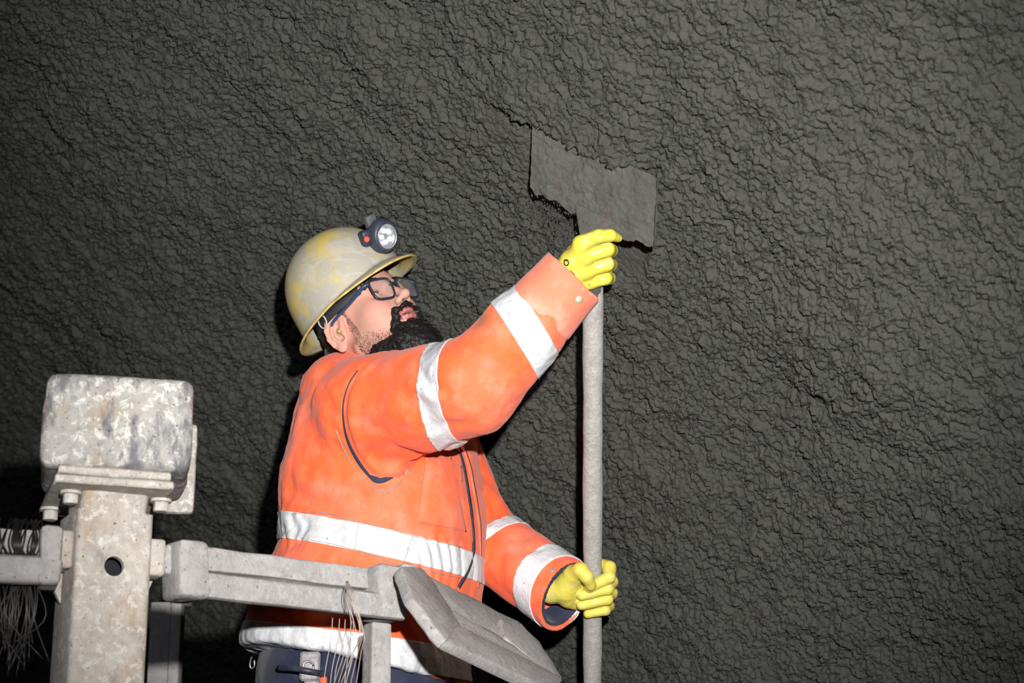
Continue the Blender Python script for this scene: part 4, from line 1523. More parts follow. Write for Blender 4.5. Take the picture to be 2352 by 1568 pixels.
# ---- eyeglasses
gl = empty('eyeglasses', H((0.10, 0, 0.03)))
tag(gl, 'dark framed eyeglasses with blue temples worn under the hard hat', 'glasses')
M['frame_dark'] = plain('black_frame', (0.018, 0.022, 0.034), 0.35, 0, 0.5)
M['temple_blue'] = plain('blue_temple', (0.024, 0.048, 0.115), 0.4, 0, 0.5)
def mat_lens():
    m = bpy.data.materials.new('spectacle_lens')
    m.use_nodes = True
    nt = m.node_tree
    nt.nodes.clear()
    out = nt.nodes.new('ShaderNodeOutputMaterial')
    tr = nt.nodes.new('ShaderNodeBsdfTransparent')
    tr.inputs[0].default_value = (0.90, 0.91, 0.92, 1)
    gs = nt.nodes.new('ShaderNodeBsdfPrincipled')
    gs.inputs['Base Color'].default_value = (0.42, 0.38, 0.38, 1)
    gs.inputs['Roughness'].default_value = 0.08
    mx = nt.nodes.new('ShaderNodeMixShader')
    mx.inputs[0].default_value = 0.17
    lk(nt, tr.outputs[0], mx.inputs[1])
    lk(nt, gs.outputs[0], mx.inputs[2])
    lk(nt, mx.outputs[0], out.inputs[0])
    return m
M['lens'] = mat_lens()
def lens_outline(n=48):
    o = []
    for k in range(n):
        a = 2 * math.pi * k / n
        c, s = math.cos(a), math.sin(a)
        e = 0.50
        x = 0.0265 * math.copysign(abs(c) ** e, c)
        y = 0.0232 * math.copysign(abs(s) ** e, s)
        x *= 1.0 + 0.05 * (y / 0.02)
        o.append((x, y))
    return o
for s in (-1, 1):
    cen = np.array([0.1085, s * 0.0345, 0.0220])
    inn = norm(np.array([0.0, 1.0, 0]) + np.array([-0.14 * s, 0, 0]))
    upv = norm(np.array([0.13, 0, 1.0]))
    ol = [H(cen + inn * a * (s) + upv * b_) for a, b_ in lens_outline()]
    v, f = tube_mesh(np.array(ol + ol[:2]), 0.0024, 8, False)
    rim = mesh_obj('rim', v, f, M['frame_dark'], gl)
    nl = H(cen)
    v = np.array([nl + norm(HX) * 0.0008] + ol)
    f = [(0, 1 + k, 1 + (k + 1) % len(ol)) for k in range(len(ol))]
    lo_ = mesh_obj('lens', v, f, M['lens'], rim)
    end = cen + inn * s * 0.0275 + upv * 0.0145
    hinge = np.array([0.098, s * 0.0715, 0.036])
    tp = [H(end), H(hinge), H((0.055, s * 0.0775, 0.034)), H((0.010, s * 0.0835, 0.034)), H((-0.012, s * 0.0865, 0.030)), H((-0.030, s * 0.087, 0.008))]
    v, f = tube_mesh(spline(tp, 24), np.concatenate([np.full(6, 0.0040), np.linspace(0.0040, 0.0028, 18)]), 8)
    mesh_obj('temple', v, f, M['temple_blue'], gl)
    hb_ = box_bm((0.008, 0.006, 0.011), HMAT @ Matrix.Translation((0.101, s * 0.0685, 0.036)), 0.0015, 2)
    bm_obj('hinge', hb_, M['frame_dark'], gl, True)
v, f = tube_mesh(spline([H((0.1095, -0.0100, 0.030)), H((0.1125, 0, 0.0335)), H((0.1095, 0.0100, 0.030))], 10), 0.0023, 8)
mesh_obj('bridge', v, f, M['frame_dark'], gl)

# ---- jacket
M['orange_pocket'] = mat_cloth('pocket_orange', (0.90, 0.145, 0.055), (0.82, 0.30, 0.22), 0.6)
TYAW = math.radians(20)
TF = np.array([math.cos(TYAW), -math.sin(TYAW), 0.0], np.float32)      # chest direction
TL = np.array([math.sin(TYAW), math.cos(TYAW), 0.0], np.float32)       # his left
lv_ = [(1552, 824, .210, .255), (1470, 820, .214, .258), (1400, 842, .218, .258), (1330, 862, .206, .250), (1255, 878, .194, .240), (1180, 880, .196, .242), (1100, 880, .190, .240),
       (1000, 886, .172, .232), (935, 886, .155, .220), (890, 872, .137, .195), (860, 852, .105, .150), (835, 838, .075, .10)]
tz, tx, ta, tb = [], [], [], []
for (py, px, a, b) in lv_:
    p_ = at(px, py, 0.0)
    tz.append(p_[2]); tx.append(p_[0]); ta.append(a); tb.append(b)
tz, tx, ta, tb = map(np.array, (tz, tx, ta, tb))
SR, ER, WR = at(852, 948, -0.19), at(1083, 888, -0.40), at(1300, 655, -0.46)
SL, EL, WL = at(950, 935, 0.13), at(1096, 1228, 0.24), at(1268, 1347, 0.11)
AR = norm(WR - ER)
ALf = norm(WL - EL)
MU = SR * 0.42 + ER * 0.58
def torso_sdf(p):
    z = p[:, 2]
    cx = np.interp(z, tz, tx)
    a = np.interp(z, tz, ta)
    b = np.interp(z, tz, tb)
    qx, qy = p[:, 0] - cx, p[:, 1]
    qf = qx * TF[0] + qy * TF[1]
    ql = qx * TL[0] + qy * TL[1]
    k = np.power(np.abs(qf / a) ** 2.3 + np.abs(ql / b) ** 2.3, 1 / 2.3)
    d = (k - 1) * np.minimum(a, b) * 0.9
    d = smax(d, z - tz[-1], 0.02)
    return smax(d, tz[0] - 0.004 - 0.20 * (p[:, 0] + 0.25) - z, 0.006)    # the hem hangs lower in front
def sleeve_r(p):
    d = sd_cone(p, SR, MU, 0.118, 0.098)
    d = smin(d, sd_cone(p, MU, ER, 0.097, 0.088), 0.03)
    d = smin(d, sd_cone(p, ER, ER * 0.45 + WR * 0.55, 0.088, 0.074), 0.02)
    d = smin(d, sd_cone(p, ER * 0.45 + WR * 0.55, WR, 0.074, 0.066), 0.02)
    return smax(d, (p - (WR - AR * 0.060)) @ AR.astype(np.float32), 0.003)
CUT_L = camvec(0.74, -0.28, 0.62)
CP_L = at(1276, 1345, 0.045)
def sleeve_l(p):
    d = sd_cone(p, SL, EL, 0.105, 0.080)
    d = smin(d, sd_cone(p, EL, WL + ALf * 0.05, 0.080, 0.077), 0.02)
    d = smax(d, (p - CP_L) @ CUT_L.astype(np.float32), 0.004)
    cav = np.maximum(sd_cone(p, EL * 0.5 + WL * 0.5, WL + ALf * 0.08, 0.069, 0.070), -(p - (WL - ALf * 0.022)) @ ALf.astype(np.float32))
    return smax(d, -cav, 0.002)
def base_jacket(p):
    p = np.asarray(p, np.float32)
    d = torso_sdf(p)
    d = smin(d, sleeve_l(p), 0.025)
    return smin(d, sleeve_r(p), 0.018)
def T(pl, f=None):
    out = []
    for (x, y) in pl:
        q = trace(f or base_jacket, x, y)
        if q is not None:
            out.append(q)
    return np.array(out)
# folds traced from what the cloth does: (pixel polyline, depth, width); positive digs in, negative stands out
FOLDS = [
    ([(838, 832), (806, 880), (788, 935), (795, 1000), (820, 1055), (858, 1100), (905, 1100)], 0.010, 0.011),
    ([(852, 838), (822, 885), (806, 940), (813, 1000), (838, 1050), (872, 1084), (905, 1082)], -0.006, 0.012),
    ([(786, 965), (762, 940), (748, 905)], 0.006, 0.010),
    ([(797, 1015), (768, 990), (752, 950)], 0.006, 0.010),
    ([(822, 1075), (792, 1045), (768, 1020)], 0.006, 0.012),
    ([(848, 1120), (815, 1100), (790, 1095)], 0.005, 0.012),
    ([(880, 1130), (905, 1150), (915, 1200)], 0.004, 0.014),
    ([(930, 1070), (900, 1110), (860, 1150)], -0.004, 0.016),
    ([(905, 1105), (960, 1068), (1040, 1018)], 0.008, 0.010),
    ([(830, 960), (870, 985), (930, 990)], 0.004, 0.018),
    ([(850, 1040), (900, 1030), (960, 1045)], 0.006, 0.016),
    ([(845, 1075), (900, 1068), (955, 1050)], -0.004, 0.012),
    ([(860, 900), (900, 880), (950, 860)], 0.003, 0.016),
    ([(958, 840), (985, 880), (1000, 890)], 0.007, 0.010),
    ([(945, 880), (985, 905), (1010, 910)], -0.006, 0.011),
    ([(985, 985), (1010, 975), (1060, 975)], 0.005, 0.012),
    ([(1060, 800), (1085, 850), (1100, 900)], 0.004, 0.018),
    ([(1025, 820), (1040, 870), (1080, 940)], -0.004, 0.02),
    ([(1120, 960), (1090, 920), (1080, 880)], 0.004, 0.016),
    ([(1150, 720), (1175, 780), (1200, 850)], 0.003, 0.015),
    # waist elastic: gathers
    ([(930, 1225), (945, 1290), (925, 1390)], 0.005, 0.008),
    ([(957, 1225), (975, 1300), (975, 1390)], 0.006, 0.008),
    ([(985, 1235), (1000, 1310), (1000, 1380)], 0.006, 0.007),
    ([(1008, 1240), (1022, 1310), (1015, 1380)], 0.006, 0.007),
    ([(1030, 1245), (1040, 1310), (1035, 1380)], 0.006, 0.007),
    ([(1055, 1250), (1060, 1310), (1052, 1380)], 0.005, 0.007),
    ([(1085, 1255), (1088, 1310), (1082, 1370)], 0.005, 0.008),
    ([(668, 1190), (680, 1215), (672, 1250)], 0.006, 0.008),
    ([(690, 1185), (705, 1205), (690, 1240)], 0.004, 0.008),
    ([(652, 1215), (655, 1235), (655, 1260)], 0.005, 0.007),
    ([(760, 1200), (790, 1270), (800, 1330)], 0.003, 0.02),
    ([(840, 1180), (870, 1250), (865, 1340)], 0.003, 0.018),
    ([(735, 905), (720, 985), (712, 1080)], 0.002, 0.020),
    ([(670, 1120), (700, 1150), (760, 1165)], 0.005, 0.016),
    ([(690, 1090), (740, 1120), (800, 1130)], -0.004, 0.02),
    ([(950, 1390), (990, 1440), (1010, 1490)], 0.006, 0.012),
    ([(920, 1390), (935, 1440), (930, 1480)], -0.005, 0.016),
    ([(1105, 1080), (1130, 1110), (1148, 1130)], 0.007, 0.009),
    ([(1100, 1120), (1125, 1150), (1140, 1180)], 0.006, 0.009),
    ([(1112, 1040), (1130, 1070), (1145, 1095)], -0.004, 0.010),
    ([(1130, 1230), (1150, 1270), (1150, 1340)], 0.004, 0.014),
    ([(1180, 1235), (1200, 1262), (1230, 1262)], 0.006, 0.012),
    ([(1108, 1290), (1130, 1330), (1170, 1370)], 0.004, 0.014),
]
folds = []
for pl, dep, wid in FOLDS:
    pts = T(pl)
    if len(pts) >= 2:
        folds.append((spline(pts, 9).astype(np.float32), dep, wid, pts.min(0) - 0.05, pts.max(0) + 0.05))
def jacket_sdf(p):
    p = np.asarray(p, np.float32)
    d = base_jacket(p)
    for pts, dep, wid, lo, hi in folds:
        m = ((p > lo) & (p < hi)).all(1)
        if m.any():
            k = sd_poly(p[m], pts)
            d[m] += dep * np.exp(-(k / wid) ** 2)
    near = np.abs(d) < 0.03
    if near.any():
        wn = np.clip(np.linalg.norm(p[near] - WL.astype(np.float32), axis=1) / 0.12 - 0.5, 0.15, 1)
        d[near] += wn * (0.0040 * fbm3(p[near] * 9 + 4, 2) + 0.0030 * fbm3(p[near] * np.float32([26, 26, 15]) + 1, 2) + 0.0010 * fbm3(p[near] * 60, 2))
    return d
# chest pocket: a flat pouch standing proud of the cloth
jv, jf = surface_nets(jacket_sdf, (-0.62, -0.52, float(tz[0]) - 0.09), (0.20, 0.42, 3.02), 0.0040)
jacket = mesh_obj('jacket', jv, jf, M['orange'], person)
def stain(mat, pt, r, col, amt):
    """a smear of dirt of its own shape around a point on the cloth"""
    nt = mat.node_tree
    b = nt.nodes['Principled BSDF']
    src = b.inputs['Base Color'].links[0].from_socket
    tc = nt.nodes.new('ShaderNodeTexCoord')
    vm = nt.nodes.new('ShaderNodeVectorMath')
    vm.operation = 'DISTANCE'
    lk(nt, tc.outputs['Object'], vm.inputs[0])
    vm.inputs[1].default_value = tuple(float(c) for c in pt)
    n = tex(nt, 'noise', 30, 4, 0.65)
    ad = nt.nodes.new('ShaderNodeMath')
    ad.operation = 'MULTIPLY_ADD'
    lk(nt, n, ad.inputs[0])
    ad.inputs[1].default_value = r * 1.6
    lk(nt, vm.outputs['Value'], ad.inputs[2])
    lk(nt, mix(nt, ramp(nt, ad.outputs[0], [(r * 1.05, W(amt)), (r * 1.75, BK)]), src, col), b.inputs['Base Color'])
for (x, y, r, col, amt) in ((1108, 735, 0.032, (0.30, 0.13, 0.05), 0.75), (1075, 752, 0.026, (0.42, 0.27, 0.18), 0.55), (1205, 1245, 0.026, (0.42, 0.17, 0.08), 0.7), (1180, 1262, 0.024, (0.48, 0.28, 0.2), 0.5)):
    q = trace(jacket_sdf, x, y)
    if q is not None:
        stain(M['orange'], q, r, col, amt)
jbvh = BVHTree.FromPolygons([tuple(v) for v in jv], [tuple(int(i) for i in f) for f in jf])
def hit(px, py):
    d = norm(ray(px, py))
    r = jbvh.ray_cast(Vector(CAM), Vector(d))
    return (np.array(r[0]), np.array(r[1])) if r[0] is not None else None
jn = sdf_normal(jacket_sdf, jv, 0.004)
jp = jv.astype(np.float32)
s_arm_r, s_arm_l, s_tor = sleeve_r(jp), sleeve_l(jp), torso_sdf(jp)
def plane_of(pl, hint):
    pts = []
    for q in pl:
        h = hit(*q)
        if h is not None:
            pts.append(h[0])
    pts = np.array(pts)
    c = pts.mean(0)
    # plane through the points that stays as square as it can to the hinted axis
    A = pts - c
    u, s, vt = np.linalg.svd(np.vstack([A, ]))
    n = vt[2]
    hint = norm(hint)
    t1 = vt[0]
    hp = hint - t1 * (hint @ t1)
    n2 = norm(hp)
    if n @ n2 < 0:
        n = -n
    w = min(1.0, s[1] / 0.03) if len(s) > 1 else 0
    n = norm(n * w + n2 * (1 - w))
    return c, n
def band(name, pl, hint, width, region, wob=0.0, curve=0.0):
    c, n = plane_of(pl, hint)
    dist = (jv - c) @ n
    s = np.minimum(width / 2 - np.abs(dist), region)
    v, f = clip(jv, jf, s)
    v = v + sdf_normal(jacket_sdf, v, 0.003) * 0.0022
    v, f = shell(v, f, 0.0028)
    o = mesh_obj(name, v, f, M['tape'], jacket)
    return o
spine = norm(at(884, 1000, 0) - at(820, 1560, 0))
reg_t = np.minimum(s_arm_r, s_arm_l) - s_tor
band('reflective_stripe', [(668, 1216), (712, 1206), (770, 1216), (838, 1233), (930, 1262), (1010, 1282), (1085, 1295)], spine, 0.053, reg_t)
band('reflective_stripe', [(590, 1462), (625, 1466), (700, 1473), (766, 1480), (833, 1493), (895, 1500), (1014, 1517)], spine, 0.059, reg_t)
band('reflective_stripe', [(990, 819), (974, 893), (1001, 955), (1033, 1020)], norm(ER - SR), 0.050, np.minimum(s_tor, s_arm_l) - s_arm_r)
band('reflective_stripe', [(1168, 692), (1207, 748), (1246, 815)], AR, 0.056, np.minimum(s_tor, s_arm_l) - s_arm_r)
band('reflective_stripe', [(1248, 1275), (1207, 1320), (1200, 1380)], ALf, 0.052, np.minimum(s_tor, s_arm_r) - s_arm_l)
band('reflective_stripe', [(1118, 1222), (1150, 1200), (1170, 1196)], norm(norm(EL - SL) + norm(WL - EL)), 0.030, np.minimum(s_tor, s_arm_r) - s_arm_l)

def ribbon(name, pl, width, mat, n=40, lift=0.0012, thick=0.0012, parent=None, wob=None):
    """strip lying on the cloth along a line"""
    P, Nn = [], []
    pl2 = spline(np.array([(x, y, 0.0) for x, y in pl]), n)
    for (x, y, _) in pl2:
        h = hit(x, y)
        if h is not None:
            P.append(h[0]); Nn.append(h[1])
    if len(P) < 3:
        return None
    P, Nn = np.array(P), np.array(Nn)
    for _ in range(2):
        P[1:-1] = (P[:-2] + 2 * P[1:-1] + P[2:]) / 4
        Nn[1:-1] = (Nn[:-2] + 2 * Nn[1:-1] + Nn[2:]) / 4
    Nn = Nn / np.linalg.norm(Nn, axis=1)[:, None]
    t = np.gradient(P, axis=0)
    sd = np.cross(t, Nn)
    sd /= np.linalg.norm(sd, axis=1)[:, None] + 1e-9
    w = width(np.linspace(0, 1, len(P))) if callable(width) else np.full(len(P), width)
    V, F = [], []
    for p_, n_, s_, w_ in zip(P, Nn, sd, w):
        V += [p_ - s_ * w_ / 2 + n_ * lift, p_ + s_ * w_ / 2 + n_ * lift, p_ + s_ * w_ / 2 - n_ * thick, p_ - s_ * w_ / 2 - n_ * thick]
    for i in range(len(P) - 1):
        a, b = 4 * i, 4 * i + 4
        for k in range(4):
            k2 = (k + 1) % 4
            F.append((a + k, b + k, b + k2, a + k2))
    return mesh_obj(name, np.array(V), F, mat, parent or jacket)
# torn armhole seam: navy lining shows in the gap
ribbon('lining_gap', [(822, 850), (800, 885), (788, 935), (795, 1000), (820, 1055), (852, 1098)], lambda t: 0.0022 + 0.0050 * np.exp(-((t - 0.80) / 0.28) ** 2), M['navy'], 60)
ribbon('lining_gap', [(845, 1090), (868, 1103), (903, 1096)], lambda t: 0.013 * np.sin(np.clip(t, 0.06, 0.98) * math.pi) ** 0.8, M['navy'], 20, 0.0018)
# front zip, from under the arm to the hem
ribbon('zipper', [(1050, 1022), (1064, 1070), (1074, 1125), (1082, 1180), (1087, 1230), (1086, 1270), (1074, 1310), (1052, 1350)], 0.0075, M['zip'], 70, 0.0028)
ribbon('zip_placket', [(1062, 1018), (1078, 1070), (1089, 1125), (1098, 1180), (1103, 1230), (1104, 1290), (1098, 1350)], 0.013, M['orange_pocket'], 60, 0.0010)
# chest pocket: pouch and flap
def patch(name, poly, mat, lift, thick=0.003, nx=22, ny=30):
    """quilted patch on the cloth between four pixel corners (tl, tr, br, bl)"""
    tl, tr, br, bl = [np.array(q, float) for q in poly]
    P = np.zeros((nx, ny, 3)); ok = True
    for i in range(nx):
        for j in range(ny):
            u, w_ = i / (nx - 1), j / (ny - 1)
            q = (1 - u) * (1 - w_) * tl + u * (1 - w_) * tr + u * w_ * br + (1 - u) * w_ * bl
            h = hit(*q)
            if h is None:
                return None
            e = min(u, 1 - u, w_, 1 - w_)
            P[i, j] = h[0] + h[1] * (0.0008 + lift * min(1, e / 0.10) ** 0.5)
    for _ in range(2):
        P[1:-1, 1:-1] = (P[1:-1, 1:-1] * 2 + P[:-2, 1:-1] + P[2:, 1:-1] + P[1:-1, :-2] + P[1:-1, 2:]) / 6
    i = np.arange(nx * ny).reshape(nx, ny)
    F = np.stack([i[:-1, :-1].ravel(), i[:-1, 1:].ravel(), i[1:, 1:].ravel(), i[1:, :-1].ravel()], 1)
    v = P.reshape(-1, 3)
    fn = np.cross(v[F[0, 1]] - v[F[0, 0]], v[F[0, 3]] - v[F[0, 0]])
    if fn @ (CAM - v[0]) < 0:
        F = F[:, ::-1]
    v, f = shell(v, F, thick)
    return mesh_obj(name, v, f, mat, jacket)
patch('chest_pocket', [(978, 1048), (1036, 1050), (1071, 1222), (957, 1199)], M['orange_pocket'], 0.006)
patch('pocket_flap', [(1030, 1062), (1060, 1070), (1062, 1106), (1033, 1102)], M['orange_pocket'], 0.003, 0.003, 10, 10)
# stitch lines
for pl in ([(672, 1180), (731, 1176), (838, 1199), (946, 1231), (1060, 1256)], [(692, 1236), (822, 1264), (923, 1298), (1060, 1328)],
           [(824, 1200), (815, 1262)], [(946, 1233), (925, 1296)], [(772, 985), (790, 1030), (822, 1085), (870, 1130), (910, 1118), (935, 1078)]):
    ribbon('stitching', pl, 0.0010, M['stitch'], 60, 0.0030)

# right cuff: folded back, open at the glove
CB, CE = WR - AR * 0.075, WR + AR * 0.022
def cuff_sdf(p):
    p = np.asarray(p, np.float32)
    d = sd_cone(p, CB, CE + AR * 0.03, 0.0735, 0.063)
    d = smax(d, (p - CE) @ AR.astype(np.float32), 0.003)
    d = smax(d, -((p - CB) @ AR.astype(np.float32)), 0.006)
    cav = np.maximum(sd_cone(p, CB, CE + AR * 0.05, 0.064, 0.053), -((p - (CE - AR * 0.055)) @ AR.astype(np.float32)))
    d = smax(d, -cav, 0.002)
    near = np.abs(d) < 0.03
    if near.any():
        d[near] += 0.0026 * fbm3(p[near] * 16 + 2, 2)
    return d
cv, cf = surface_nets(cuff_sdf, np.minimum(CB, CE) - 0.11, np.maximum(CB, CE) + 0.11, 0.0033)
mesh_obj('cuff', cv, cf, M['orange_dusty'], jacket)
cb = BVHTree.FromPolygons([tuple(v) for v in cv], [tuple(int(i) for i in f) for f in cf])
r = cb.ray_cast(Vector(CAM), Vector(norm(ray(1330, 688))))
if r[0] is not None:
    b = bmesh.new()
    bmesh.ops.create_uvsphere(b, u_segments=18, v_segments=10, radius=0.0078)
    for v in b.verts:
        v.co.z *= 0.45
    b.transform(Matrix.Translation(r[0]) @ r[1].to_track_quat('Z', 'Y').to_matrix().to_4x4())
    bm_obj('snap_button', b, M['snap'], jacket, True)
h_ = hit(1268, 1309)
if h_ is not None:
    b = bmesh.new()
    bmesh.ops.create_uvsphere(b, u_segments=14, v_segments=8, radius=0.0052)
    for v in b.verts:
        v.co.z *= 0.4
    b.transform(Matrix.Translation(h_[0]) @ Vector(h_[1]).to_track_quat('Z', 'Y').to_matrix().to_4x4())
    bm_obj('snap_button', b, M['stitch'], jacket, True)
# left cuff lining
def lining_l(p):
    p = np.asarray(p, np.float32)
    o_ = sd_cone(p, EL * 0.5 + WL * 0.5, WL + ALf * 0.08, 0.0650, 0.0665)
    i_ = sd_cone(p, EL * 0.5 + WL * 0.5, WL + ALf * 0.08, 0.060, 0.0615)
    d = np.maximum(o_, -i_)
    d = smax(d, (p - CP_L) @ CUT_L.astype(np.float32) + 0.001, 0.002)
    d = np.maximum(d, -(p - (WL - ALf * 0.014)) @ ALf.astype(np.float32))
    return d
v, f = surface_nets(lining_l, np.minimum(EL, WL) - 0.14, np.maximum(EL, WL) + 0.16, 0.0030)
mesh_obj('cuff_lining', v, f, M['navy'], jacket)
# navy fleece collar inside the jacket neck
ncx = norm(HO - NB)
cp = []
for a in np.linspace(0, 2 * math.pi, 40):
    s1 = norm(np.cross(ncx, TL)); s2 = np.cross(ncx, s1)
    cp.append(NB + ncx * 0.052 + 0.066 * (math.cos(a) * s1 + math.sin(a) * s2))
v, f = tube_mesh(np.array(cp + cp[1:2]), 0.017, 10, False)
mesh_obj('fleece_collar', v, f, M['navy'], person)
v, f = tube_mesh([at(857, 822, -0.12), at(860, 808, -0.12), at(862, 797, -0.115)], [0.006, 0.006, 0.004], 8)
mesh_obj('collar_toggle', v, f, M['snap'], jacket)

# ---- gloves
def mat_glove(name, col, dirt, rough):
    m, nt, b = new_mat(name)
    n = tex(nt, 'noise', 40, 6, 0.65)
    c = mix(nt, ramp(nt, n, [(0.52, BK), (0.70, W(0.65))]), col, dirt)
    n2 = tex(nt, 'noise', 120, 4, 0.65)
    c = mix(nt, ramp(nt, n2, [(0.66, BK), (0.72, W(0.6))]), c, tuple(x * 0.55 for x in dirt))
    lk(nt, c, b.inputs['Base Color'])
    b.inputs['Roughness'].default_value = rough
    b.inputs['Specular IOR Level'].default_value = 0.4
    bump(nt, b, tex(nt, 'noise', 90, 3, 0.5), 0.12, 0.004)
    return m
M['glove_wet'] = mat_glove('wet_yellow_rubber', (0.60, 0.53, 0.06), (0.58, 0.54, 0.28), 0.28)
M['glove'] = mat_glove('yellow_rubber', (0.64, 0.54, 0.085), (0.54, 0.48, 0.25), 0.55)
def ypole(py):
    p0, p1 = HAND_T, HAND_L
    return p0[1] + (p1[1] - p0[1]) * (py - 610.0) / (1345.0 - 610.0)
def gp(px, py, d):
    """point near the pole: d metres nearer to the camera than the pole axis"""
    return at(px, py, ypole(py)) - CF * d
def finger(p, pts, rad, k=0.003):
    d = None
    for (a, b), ra, rb in zip(zip(pts[:-1], pts[1:]), rad[:-1], rad[1:]):
        c = sd_cone(p, a, b, ra, rb)
        d = c if d is None else smin(d, c, k)
    return d
RF = [([gp(1334, 562, .028), gp(1372, 545, .036), gp(1400, 543, .028), gp(1419, 547, .014)], (.0150, .0135, .0115, .0075)),
      ([gp(1340, 592, .033), gp(1393, 574, .030), gp(1403, 575, -.004), gp(1375, 580, -.034)], (.0155, .0140, .0130, .0115)),
      ([gp(1343, 622, .033), gp(1393, 608, .029), gp(1402, 608, -.006), gp(1374, 611, -.034)], (.0150, .0135, .0125, .0110)),
      ([gp(1350, 648, .030), gp(1390, 640, .024), gp(1400, 638, -.006), gp(1376, 640, -.031)], (.0140, .0125, .0115, .0100))]
def glove_r(p):
    p = np.asarray(p, np.float32)
    palm = sd_cone(p, gp(1296, 652, .010), gp(1322, 612, .016), .034, .034)
    for pts, rad in RF:
        palm = smin(palm, sd_cone(p, gp(1304, 640, .012), pts[0], .026, rad[0]), 0.012)
    palm = smin(palm, sd_cone(p, gp(1304, 625, 0), gp(1322, 580, -.02), .026, .018), 0.012)
    d = palm
    fd = None
    for pts, rad in RF:
        c = finger(p, pts, rad)
        fd = c if fd is None else smin(fd, c, 0.0022)
    d = smin(d, fd, 0.009)
    th = finger(p, [gp(1318, 590, -.015), gp(1338, 578, -.036), gp(1368, 590, -.042)], (.017, .0145, .0115))
    d = smin(d, th, 0.006)
    d = smax(d, -sd_cone(p, HAND_L, p_top, .0192, .0192), 0.002)
    return d + 0.0008 * fbm3(p * 60, 2)
lo, hi = gp(1345, 605, 0) - 0.12, gp(1345, 605, 0) + 0.12
v, f = surface_nets(glove_r, lo, hi, 0.0017)
gr = mesh_obj('glove', v, f, M['glove_wet'], person)
gb_ = BVHTree.FromPolygons([tuple(q) for q in v], [tuple(int(i) for i in q) for q in f])
M['ink'] = plain('black_print', (0.015, 0.015, 0.012), 0.6)
def glove_print(pl, w):
    pts = []
    for (x, y) in pl:
        r_ = gb_.ray_cast(Vector(CAM), Vector(norm(ray(x, y))))
        if r_[0] is not None:
            pts.append(np.array(r_[0]) + np.array(r_[1]) * 0.0002)
    if len(pts) > 2:
        a__, b__ = tube_mesh(np.array(pts), w, 6)
        mesh_obj('printed_mark', a__, b__, M['ink'], gr)
glove_print([(1301 + 5.0 * math.cos(a), 603 + 6.5 * math.sin(a)) for a in np.linspace(0.0, 6.4, 22)], 0.0013)
glove_print([(1296, 598), (1299, 597), (1303, 599)], 0.0016)
glove_print([(1310, 621), (1313, 624), (1316, 626), (1320, 631)], 0.0007)
gr['label'] = 'wet yellow rubber glove gripping below the blade'
LF = [([gp(1372, 1300, -.032), gp(1400, 1303, -.004), gp(1398, 1322, .026), gp(1352, 1343, .035)], (.0150, .0140, .0130, .0115)),
      ([gp(1374, 1328, -.034), gp(1404, 1336, -.002), gp(1394, 1347, .028), gp(1336, 1362, .034)], (.0155, .0140, .0130, .0112)),
      ([gp(1374, 1354, -.034), gp(1404, 1363, -.002), gp(1393, 1371, .028), gp(1334, 1384, .032)], (.0150, .0135, .0125, .0110)),
      ([gp(1372, 1380, -.030), gp(1398, 1392, -.002), gp(1388, 1397, .026), gp(1350, 1405, .029)], (.0140, .0122, .0115, .0100))]
def glove_l(p):
    p = np.asarray(p, np.float32)
    palm = sd_cone(p, gp(1274, 1352, .002), gp(1318, 1345, -.008), .025, .033)
    for pts, rad in LF:
        palm = smin(palm, sd_cone(p, gp(1322, 1342, -.016), pts[0], .026, rad[0]), 0.012)
    palm = smin(palm, sd_cone(p, gp(1298, 1350, .010), gp(1316, 1318, .020), .030, .022), 0.012)
    palm = smin(palm, sd_cone(p, gp(1305, 1372, .006), gp(1330, 1380, -.006), .022, .020), 0.012)
    fd = None
    for pts, rad in LF:
        c = finger(p, pts, rad)
        fd = c if fd is None else smin(fd, c, 0.0022)
    d = smin(palm, fd, 0.005)
    th = finger(p, [gp(1314, 1318, .022), gp(1332, 1303, .040), gp(1346, 1318, .049), gp(1355, 1338, .047)], (.0190, .0150, .0135, .0115), 0.006)
    d = smin(d, th, 0.0045)
    d = smin(d, sd_cone(p, gp(1266, 1356, .000), gp(1284, 1352, .002), .027, .026), 0.006)
    d = smax(d, -sd_cone(p, p_bot, HAND_T, .0192, .0192), 0.002)
    return d + 0.0008 * fbm3(p * 60, 2)
lo, hi = gp(1335, 1350, 0) - 0.12, gp(1335, 1350, 0) + 0.12
v, f = surface_nets(glove_l, lo, hi, 0.0017)
g2 = mesh_obj('glove', v, f, M['glove'], person)
g2['label'] = 'yellow rubber glove holding the lower pole'

# ---- trousers, belt gear and boots
HP = at(815, 1560, 0.0)
def trousers_sdf(p):
    p = np.asarray(p, np.float32)
    zt = tz[0] + 0.08
    z = p[:, 2]
    c = np.array([np.interp(zt, tz, tx) , 0, 0])
    d = sd_ell(p, (c[0], 0, zt - 0.10), (0.205, 0.215, 0.19))
    for s in (-1, 1):
        off = TL * (s * 0.105)
        hip = np.array([c[0] - 0.01, 0, zt - 0.13]) + off
        kn = np.array([c[0] + 0.03, 0, Z_DECK + 0.47]) + off * 1.25
        an = np.array([c[0] - 0.02, 0, Z_DECK + 0.09]) + off * 1.3
        d = smin(d, sd_cone(p, hip, kn, 0.122, 0.085), 0.04)
        d = smin(d, sd_cone(p, kn, an, 0.082, 0.075), 0.03)
    d = np.maximum(d, (Z_DECK + 0.07) - z)
    near = np.abs(d) < 0.03
    d[near] += 0.004 * fbm3(p[near] * 14, 2)
    return d
v, f = surface_nets(trousers_sdf, (-0.62, -0.30, Z_DECK), (0.0, 0.30, float(tz[0]) + 0.2), 0.0085)
tr = mesh_obj('trousers', v, f, M['navy'], person)
M['boot'] = plain('muddy_boot', (0.05, 0.045, 0.04), 0.7, 0, 0.3, 0.4, 20)
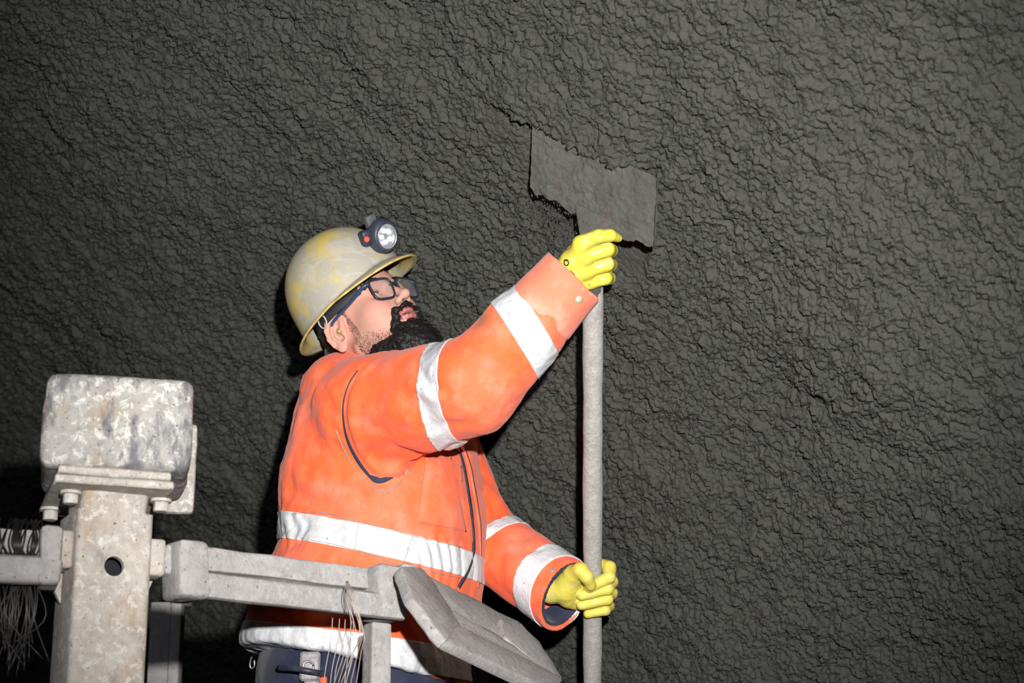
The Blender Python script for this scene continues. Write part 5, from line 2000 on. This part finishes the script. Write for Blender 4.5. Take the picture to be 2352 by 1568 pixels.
for s in (-1, 1):
    cxh = float(np.interp(tz[0] + 0.08, tz, tx))
    an = np.array([cxh - 0.02, 0, Z_DECK]) + TL * (s * 0.137)
    f_ = lambda p, an=an: np.maximum(smin(sd_cone(np.asarray(p, np.float32), an + UP * 0.12, an + UP * 0.05, 0.055, 0.052), sd_cone(np.asarray(p, np.float32), an + UP * 0.04, an + TF * 0.17 + UP * 0.035, 0.050, 0.045), 0.03), Z_DECK - np.asarray(p)[:, 2])
    v, f = surface_nets(f_, an - np.array([0.1, 0.15, 0.02]), an + np.array([0.28, 0.15, 0.2]), 0.006)
    mesh_obj('boot', v, f, M['boot'], person)
M['steel'] = plain('bright_steel', (0.55, 0.54, 0.55), 0.3, 0.9, 0.5, 0.2, 60)
M['clip'] = plain('dusty_steel_clip', (0.27, 0.25, 0.255), 0.5, 0.15, 0.4, 0.3, 60, 0.3)
tbv = BVHTree.FromObject(tr, bpy.context.evaluated_depsgraph_get())
def thit(px, py):
    for bv in (tbv,):
        r = bv.ray_cast(Vector(CAM), Vector(norm(ray(px, py))))
        if r[0] is not None:
            return np.array(r[0]), np.array(r[1])
    return None
th_ = thit(712, 1545)
y_clip = float(th_[0][1]) - 0.02 if th_ is not None else -0.25
clipo = empty('belt_clip', at(712, 1560, y_clip))
clipo.parent = None
tag(clipo, 'dusty steel tool clip hanging at the waist below the jacket', 'tool clip')
b = box_bm((0.038, 0.010, 0.055), frame_matrix(at(712, 1530, y_clip), CR, (0, 1, 0), UP), 0.006, 3)
bm_obj('plate', b, M['clip'], clipo, True)
b = box_bm((0.030, 0.012, 0.10), frame_matrix(at(716, 1590, y_clip + 0.012), CR, (0, 1, 0), UP), 0.004, 2)
bm_obj('shank', b, M['clip'], clipo, True)
ring_ = [at(708, 1530, y_clip - 0.010) + np.array([0.010 * math.cos(a), 0, 0.010 * math.sin(a)]) for a in np.linspace(0, 2 * math.pi, 24)]
v, f = tube_mesh(ring_ + ring_[1:2], 0.0022, 6, False)
mesh_obj('eyelet', v, f, M['steel'], clipo)
v, f = tube_mesh(spline([at(640, 1534, y_clip + 0.02), at(676, 1535, y_clip - 0.018), at(712, 1541, y_clip - 0.024), at(745, 1548, y_clip - 0.005)], 18), 0.0055, 10)
mesh_obj('bar', v, f, M['dark_plastic'], clipo)
kx = [at(578, 1508, -0.16), at(574, 1522, -0.165), at(576, 1534, -0.165), at(584, 1530, -0.16), at(584, 1515, -0.16)]
v, f = tube_mesh(spline(kx, 20), 0.0020, 6)
so = mesh_obj('belt_hook', v, f, M['steel'], person)
b = box_bm((0.013, 0.006, 0.03), frame_matrix(at(743, 1572, y_clip), CR, (0, 1, 0), UP), 0.003, 2)
bm_obj('pocket_tab', b, M['orange'], person, True)
